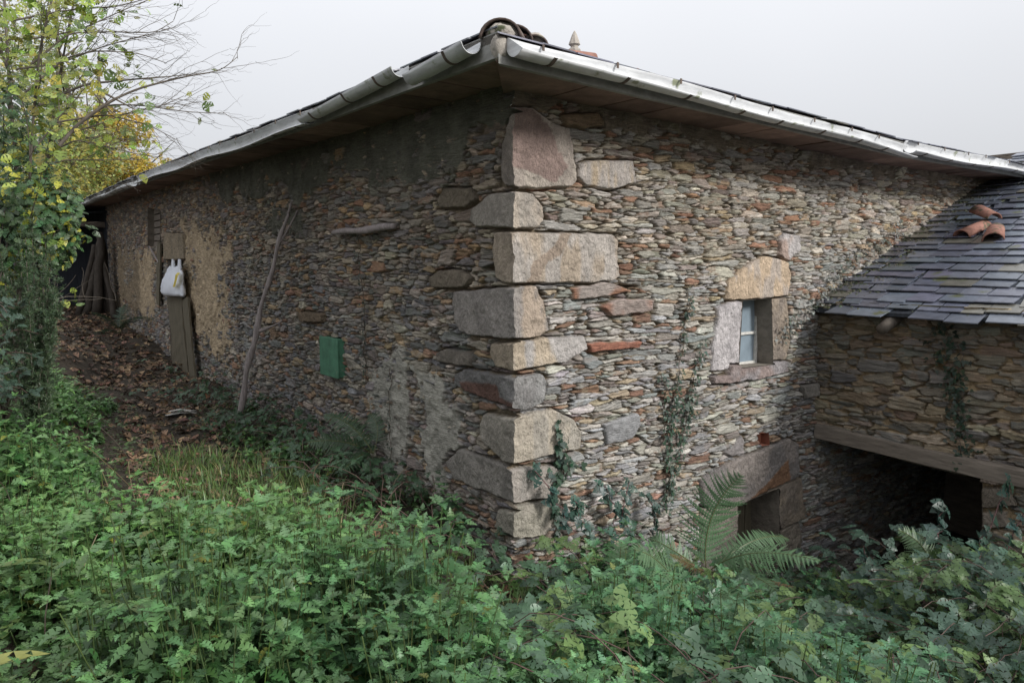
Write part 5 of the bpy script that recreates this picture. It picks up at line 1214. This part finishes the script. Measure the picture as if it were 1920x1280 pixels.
ivy([[(1036, 790), (1040, 860), (1034, 940), (1040, 1010), ('w', 1.2, .35)], [(1050, 830), (1045, 900), (1020, 880), ('w', 1.0, .5)], [(1035, 870), (1060, 868), (1100, 870), ('w', .5, .5)]], C0, RD, NR, 'ivy strand with larger leaves hanging over the lowest corner blocks', size=(.03, .065))
ivy([[(676, 440), (680, 500), (690, 560), (688, 640), (692, 720), ('w', .9, .4)], [(735, 690), (738, 780), (740, 870), ('w', .5, .4)]], C0, LD, NL, 'thin withered ivy stem on the dark wall above the grey plaster', size=(.02, .035), col=(.03, .045, .03))
ivy([[(1770, 600), (1780, 660), (1795, 720), (1800, 800), (1808, 880), ('w', 1.7, 1.0)], [(1800, 640), (1810, 760), (1815, 850), ('w', .9, .9)], [(1760, 680), (1740, 640), ('w', .8, 1)]], AJ, AD, NA, 'dark thick ivy hanging down the annex wall over the timber lintel', size=(.025, .055), col=(.03, .055, .035))

# moss and debris on the annex roof, thickest along the wall
dome = []
for j, (rr, zz) in enumerate(((1, 0), (.8, .45), (.4, .7))):
    for k in range(7): dome.append((rr * math.cos(k * .8976 + j * .4), rr * math.sin(k * .8976 + j * .4), zz))
dome.append((0, 0, .78)); DV = np.array(dome); DF = np.array([(j * 7 + k, j * 7 + (k + 1) % 7, (j + 1) * 7 + k) for j in range(2) for k in range(7)] + [((j + 1) * 7 + k, j * 7 + (k + 1) % 7, (j + 1) * 7 + (k + 1) % 7) for j in range(2) for k in range(7)] + [(14 + k, 14 + (k + 1) % 7, 21) for k in range(7)])
nb = NB(); n = 4200; s_ = rnd(n, .1, 5.6); u = np.abs(rng.normal(0, .16, n)) + .0; m = rng.random(n) < .22; u[m] = rng.uniform(0, 3.2, m.sum()); 
c = np.array([aroof(a, b, .02) for a, b in zip(u, s_)]) - np.array([0, 0, .006]); sz = rnd(n, .006, .022) * np.where(u > .5, .55, 1)
th = rnd(n, 0, 6.28); R = frames(np.tile(rnm, (n, 1)) + rng.normal(0, .2, (n, 3)), np.stack([np.cos(th), np.sin(th), 0 * th], -1))
nb.inst(DV, DF, R, c, np.stack([sz, sz * rnd(n, .6, 1.4), sz * rnd(n, .2, .6)], -1), gcols(n, (.06, .068, .04), .4, .1, alt=(.10, .09, .075), pa=.4))
tag(nb.build('roof_moss', M['litter']), 'cushions of moss and litter on the annex slates', None, None, 'stuff')
nb = NB(); n = 420; pth = [(1460, 640), (1510, 590), (1560, 545), (1590, 500), (1640, 470), (1700, 430)]
ii = rng.integers(0, 5, n); f = rng.random(n); px = np.array([pth[i][0] + (pth[i + 1][0] - pth[i][0]) * g for i, g in zip(ii, f)]) + rng.normal(0, 9, n); py = np.array([pth[i][1] + (pth[i + 1][1] - pth[i][1]) * g for i, g in zip(ii, f)]) + rng.normal(-6, 10, n)
c = np.array([P3(C0, RD, NR, *on(C0, RD, NR, a, b, .04), .04 + .06 * rng.random()) for a, b in zip(px, py)])
nb.inst(IVY[0], IVY[1], frames(np.array([*NR, .6])[None] + rng.normal(0, .5, (n, 3)), rng.normal(0, 1, (n, 3))), c, rnd(n, .02, .045), gcols(n, (.07, .08, .07), .4, alt=(.18, .19, .18), pa=.3))
tag(nb.build('withered_ivy', M['litter']), 'grey withered ivy where the annex roof meets the wall', 'ivy')

# ------------------------------------------------------------------ trees on the left
def limb(SB, pts, r0, r1, k=6, col=(.10, .085, .07)):
    pts = np.asarray(pts, float); V, F = tube_np(pts, np.linspace(r0, r1, len(pts)), k); SB.add(V, F, col)
def twigs(SB, P_, r0, depth, ends, ln, rnd_=None, bias=(0.3, 0, 0.05), step=3, kk=5):
    n = len(P_)
    for i in range(2, n, step):
        if rng.random() < .2: continue
        T = P_[i] - P_[i - 1]; T /= np.linalg.norm(T) + 1e-9; d = T * .75 + rng.normal(0, .45, 3) + np.array(bias); d /= np.linalg.norm(d)
        L_ = ln * rng.uniform(.5, 1.15) * (1 - .5 * i / n); m = 7; bend = rng.normal(0, .12, 3)
        Q = np.array([P_[i] + d * L_ * f + bend * L_ * f * f + rng.normal(0, .006, 3) for f in np.linspace(0, 1, m)])
        limb(SB, Q, r0 * .55, r0 * .2, kk)
        ends.append(Q[3]); ends.append(Q[5]); ends.append(Q[-1])
        if depth > 0: twigs(SB, Q, r0 * .5, depth - 1, ends, ln * .5, step=2, kk=4, bias=bias)
def put_leaves(LB, c, size, cols, tpl=HAZ, droop=.5):
    n = len(c); th = rng.uniform(0, 6.28, n); fw = np.stack([np.cos(th), np.sin(th), rng.normal(-droop, .35, n)], -1); nn = rng.normal(0, .5, (n, 3)) + [0, -.45, .9]
    LB.inst(tpl[0], tpl[1], frames(nn, fw), c, size, cols)
def tree_thing(name, label, cat, base, SB, LB, group=None):
    t = thing(name, label, cat, base, group); SB.build('trunk', M['bark'], t); LB.build('crown', M['leaf'], t); return t
# hazel with bare branches reaching over the path
SB = NB(); LB = NB(); ends = []
base = at(40, 800, 7.3); base[2] = float(ground(base[0], base[1]))
D_ = 7.2
stems = [([base, at(28, 560, D_), at(38, 380, D_ - .2), at(20, 200, D_ - .1), at(5, -60, D_)], .028), ([base + [.1, .2, 0], at(70, 520, D_ + .4), at(85, 330, D_ + .5), at(105, 180, D_ + .4), at(150, -60, D_ + .3)], .022), ([base + [-.15, .1, 0], at(0, 500, D_), at(-30, 250, D_), at(-60, -40, D_)], .03),
         ([base + [.05, -.1, 0], at(50, 450, D_ - .8), at(60, 250, D_ - 1.0), at(75, 80, D_ - 1.1), at(120, -80, D_ - 1.0)], .018)]
for c_, r0 in stems:
    P_ = smooth_path(c_, 40); limb(SB, P_, r0, r0 * .35, 8); twigs(SB, P_[8:], .012, 1, ends, 1.3, step=3, bias=(.35, 0, .1))
reach = [[(95, 292), (150, 228), (205, 190), (262, 165), (350, 143), (415, 133), (445, 107)], [(60, 205), (110, 180), (160, 158), (260, 148), (350, 141)], [(100, 260), (170, 238), (240, 212), (300, 200), (345, 180)], [(140, 240), (200, 196), (270, 198), (350, 210), (420, 213)],
         [(10, 75), (90, 70), (160, 52), (230, 20), (290, -5)], [(60, 120), (130, 62), (200, 60), (290, 62), (325, 40)], [(30, 130), (110, 120), (200, 85), (300, 60)], [(70, 300), (140, 262), (190, 272), (250, 288), (300, 295)], [(100, 230), (200, 215), (280, 235), (330, 262)], [(60, 320), (120, 300), (180, 300), (260, 300)],
         [(40, 180), (120, 110), (180, 95), (260, 100), (310, 118)], [(20, 40), (120, 20), (220, 12), (300, -8)]]
for i, pth in enumerate(reach):
    dep = 6.8 + .25 * ((i * 37) % 5 - 2); P_ = smooth_path([at(x_, y_, dep + .15 * k) for k, (x_, y_) in enumerate(pth)], 34)
    limb(SB, P_, .017 if i < 2 else .009, .003, 6); e2_ = []
    twigs(SB, P_[5:], .0055, 1, e2_, .75, step=2, bias=(.45, 0, .02)); e2_ = np.array(e2_); pxl = (e2_[:, 0] / e2_[:, 1]) * FPX + 960
    keep = rng.random(len(e2_)) < np.interp(pxl, [0, 150, 230, 330, 450], [.9, .7, .30, .06, .03]); ends += list(e2_[keep])
ends = np.array(ends); pxl = (ends[:, 0] / ends[:, 1]) * FPX + 960; pyl = 500 - (ends[:, 2] - E) / ends[:, 1] * 1357; keep = (rng.random(len(ends)) < np.interp(pxl, [0, 140, 230, 330, 450], [.95, .65, .35, .1, .05])) & ~((pxl > 130) & (pyl > 300)); ends = ends[keep]
c = np.repeat(ends, 6, 0) + rng.normal(0, .10, (len(ends) * 6, 3)); print('hazel leaves', len(c))
put_leaves(LB, c, rng.uniform(.05, .105, len(c)), gcols(len(c), (.27, .33, .06), .35, .12, alt=(.10, .16, .04), pa=.22))
tree_thing('hazel_tree', 'many-stemmed hazel with sparse yellow-green leaves and bare branches reaching over the path', 'tree', base, SB, LB)

# ivy-clad bush under the hazel
def bush(name, label, cat, base, blobs, n, size, col, alt, pa, tpl=OVA, nst=10, nn_=None):
    SB = NB(); LB = NB(); base = np.array(base, float)
    for (c0, r0, w_) in blobs:
        m = int(n * w_); u = rng.normal(0, 1, (m, 3)); u /= np.linalg.norm(u, axis=1, keepdims=True); rad = rng.random(m) ** .45
        lum = fbm(u[:, 0] * 2.2 + c0[0], u[:, 2] * 2.2 + u[:, 1], 44); keep = lum > .36; u, rad, lum = u[keep], rad[keep], lum[keep]
        c = np.array(c0) + u * rad[:, None] * np.array(r0) * (.65 + .7 * lum)[:, None]
        nn = u + [0, -.5, .9] + rng.normal(0, .4, u.shape); th = rng.uniform(0, 6.28, len(c)); fw = np.stack([np.cos(th), np.sin(th), -.7 + 0 * th], -1)
        LB.inst(tpl[0], tpl[1], frames(nn, fw), c, rng.uniform(*size, len(c)), gcols(len(c), col, .35, .1, alt=alt, pa=pa))
        for k in range(nst):
            e_ = np.array(c0) + rng.normal(0, .4, 3) * np.array(r0); P_ = smooth_path([base, (base + e_) / 2 + rng.normal(0, .1, 3), e_], 14); limb(SB, P_, .011, .003, 5, (.06, .05, .04))
    t = thing(name, label, cat, base); SB.build('trunk', M['bark'], t); LB.build('crown', M['leaf'], t); return t
b_ = at(-20, 800, 6.3); b_[2] = float(ground(b_[0], b_[1]))
bush('ivy_bush', 'tangled dark ivy and vine foliage with a few yellow leaves at the left edge', 'bush', b_, [(at(25, 400, 6.4), (.55, .5, .55), .34), (at(90, 410, 6.6), (.24, .3, .42), .16), (at(-40, 520, 6.4), (.28, .3, .5), .2), (at(-20, 250, 6.6), (.5, .5, .7), .22), (at(105, 380, 6.7), (.16, .25, .28), .08)], 5200, (.05, .085), (.06, .115, .045), (.38, .38, .05), .14)
b2 = at(-70, 760, 5.3); b2[2] = float(ground(b2[0], b2[1]))
bush('bramble_bush', 'blue-green bramble bush hanging into the lower left edge', 'bush', b2, [(at(-80, 610, 5.3), (.22, .3, .22), .3), (at(-70, 690, 5.2), (.30, .3, .20), .7)], 1500, (.04, .065), (.045, .085, .045), (.10, .15, .05), .25)
# feathery tree heath
SB = NB(); LB = NB(); hb = at(60, 680, 5.9); hb[2] = float(ground(hb[0], hb[1])); tips = [(60, 425), (35, 470), (85, 455), (20, 520), (100, 560), (75, 520), (108, 530), (55, 560), (40, 590), (92, 595), (110, 580), (5, 560), (95, 480), (48, 445), (0, 470)]
for tx_, ty_ in tips:
    e_ = at(tx_, ty_, 5.9 + rng.uniform(-.3, .2)); P_ = smooth_path([hb, hb * .4 + e_ * .6 + rng.normal(0, .04, 3), e_], 22); limb(SB, P_, .006, .002, 5)
    for i in range(4, 22):
        for q in range(5):
            T = (P_[i] - P_[i - 1]); T /= np.linalg.norm(T); d = T * .9 + rng.normal(0, .5, 3); d /= np.linalg.norm(d); L_ = rng.uniform(.06, .15) * (1.5 - .045 * i)
            m = 40; f = rng.random(m); c = P_[i] + d * (f * L_)[:, None]; fw = d * .8 + rng.normal(0, .55, (m, 3))
            LB.inst(BLADE[0] * [2.2, 1, 1], BLADE[1][:4], frames(rng.normal(0, 1, (m, 3)), fw), c, rng.uniform(.022, .045, m), gcols(m, (.075, .115, .06), .3))
t = thing('tree_heath', 'feathery grey-green tree heath shrub left of the path', 'shrub', hb); SB.build('trunk', M['bark'], t); LB.build('crown', M['leaf'], t)

# trees further back
def far_tree(label, base, h, crown, n, size, col, alt, pa, seed, name='autumn_tree', thresh=.42, group='trees beyond the house'):
    r = np.random.default_rng(seed); SB = NB(); LB = NB(); base = np.array(base, float); top = base + np.array([r.normal(0, .4), 0, h])
    P_ = smooth_path([base, base * .5 + top * .5 + r.normal(0, .3, 3), top], 20); limb(SB, P_, h * .018, h * .004, 8)
    for (c0, r0, w_) in crown:
        c0 = np.array(c0)
        for k in range(9):
            e_ = c0 + r.normal(0, .5, 3) * np.array(r0); i = int(r.integers(6, 18)); Q = smooth_path([P_[i], (P_[i] + e_) / 2 + r.normal(0, .2, 3), e_], 12); limb(SB, Q, h * .006, h * .0012, 5)
        m = int(n * w_); u = r.normal(0, 1, (m, 3)); u /= np.linalg.norm(u, axis=1, keepdims=True); rad = r.random(m) ** .4; q = u * rad[:, None]
        dn = fbm(q[:, 0] * 2.6 + seed, q[:, 2] * 2.6 + q[:, 1] * 2, seed); kp = (dn > thresh) & (rad < .7 + .9 * (dn - .4)); q = q[kp]
        c = c0 + q * np.array(r0); th = r.uniform(0, 6.28, len(c)); fw = np.stack([np.cos(th), np.sin(th), -.4 + 0 * th], -1)
        cc = gcols(len(c), col, .35, .1, r=r, alt=alt, pa=pa)
        LB.inst(OVAM[0], OVAM[1], frames(r.normal(0, .6, (len(c), 3)) + [0, -.3, .8], fw), c, r.uniform(*size, len(c)), cc)
    t = thing(name, label, 'tree', base, group); SB.build('trunk', M['bark'], t); LB.build('crown', M['leaf'], t); return t
def gb(px, dep): q_ = at(px, 600, dep); return (q_[0], q_[1], float(ground(q_[0], q_[1])) - .1)
far_tree('golden autumn chestnut rising just behind the far end of the eaves', gb(230, 27), 8.5, [(at(262, 330, 27), (1.6, 1.5, 1.1), .4), (at(195, 330, 27), (1.9, 1.5, 1.6), .3), (at(215, 240, 27.5), (1.5, 1.4, 1.0), .3)], 15000, (.10, .17), (.48, .38, .06), (.46, .33, .06), .25, 5)
far_tree('pale green tree behind the feathery heath, yellowing at its edge', gb(120, 24), 9, [(at(120, 300, 24), (2.2, 1.6, 1.7), .6), (at(60, 180, 24), (2.4, 1.6, 2.2), .4)], 15000, (.09, .15), (.26, .31, .09), (.42, .36, .08), .3, 6)
far_tree('tall thin-leaved tree at the left edge behind the hazel', gb(-30, 20), 12, [(at(-10, 60, 20), (2.2, 1.8, 2.4), .5), (at(20, 330, 20), (2.4, 1.6, 2.2), .5)], 14000, (.07, .13), (.22, .27, .07), (.38, .34, .07), .35, 7, thresh=.45)
far_tree('grey-green pine showing between the autumn trees', gb(160, 30), 9, [(at(155, 330, 30), (1.6, 1.4, 1.7), 1.)], 7000, (.12, .22), (.17, .21, .12), None, 0, 8, name='pine_tree')
# wooded slope closing the view on the left
nb = NB(); n = 30000; x = rng.uniform(-42, -12, n); y = rng.uniform(16, 40, n); m = ~in_house(x, y, .3) & (x < -.52 * y - 3.2); x, y = x[m], y[m]
z = ground(x, y) + rng.random(len(x)) ** .8 * (2.6 + 2.0 * fbm(x * .3, y * .3, 9)); th = rnd(len(x), 0, 6.28)
nb.inst(OVAM[0], OVAM[1], frames(rng.normal(0, .6, (len(x), 3)) + [0, -.3, .7], np.stack([np.cos(th), np.sin(th), 0 * th], -1)), np.stack([x, y, z], -1), rnd(len(x), .16, .32), gcols(len(x), (.05, .075, .03), .4, .1, alt=(.2, .16, .04), pa=.12))
tag(nb.build('woodland', M['leaf']), 'dim woodland undergrowth beyond the path', None, None, 'stuff')
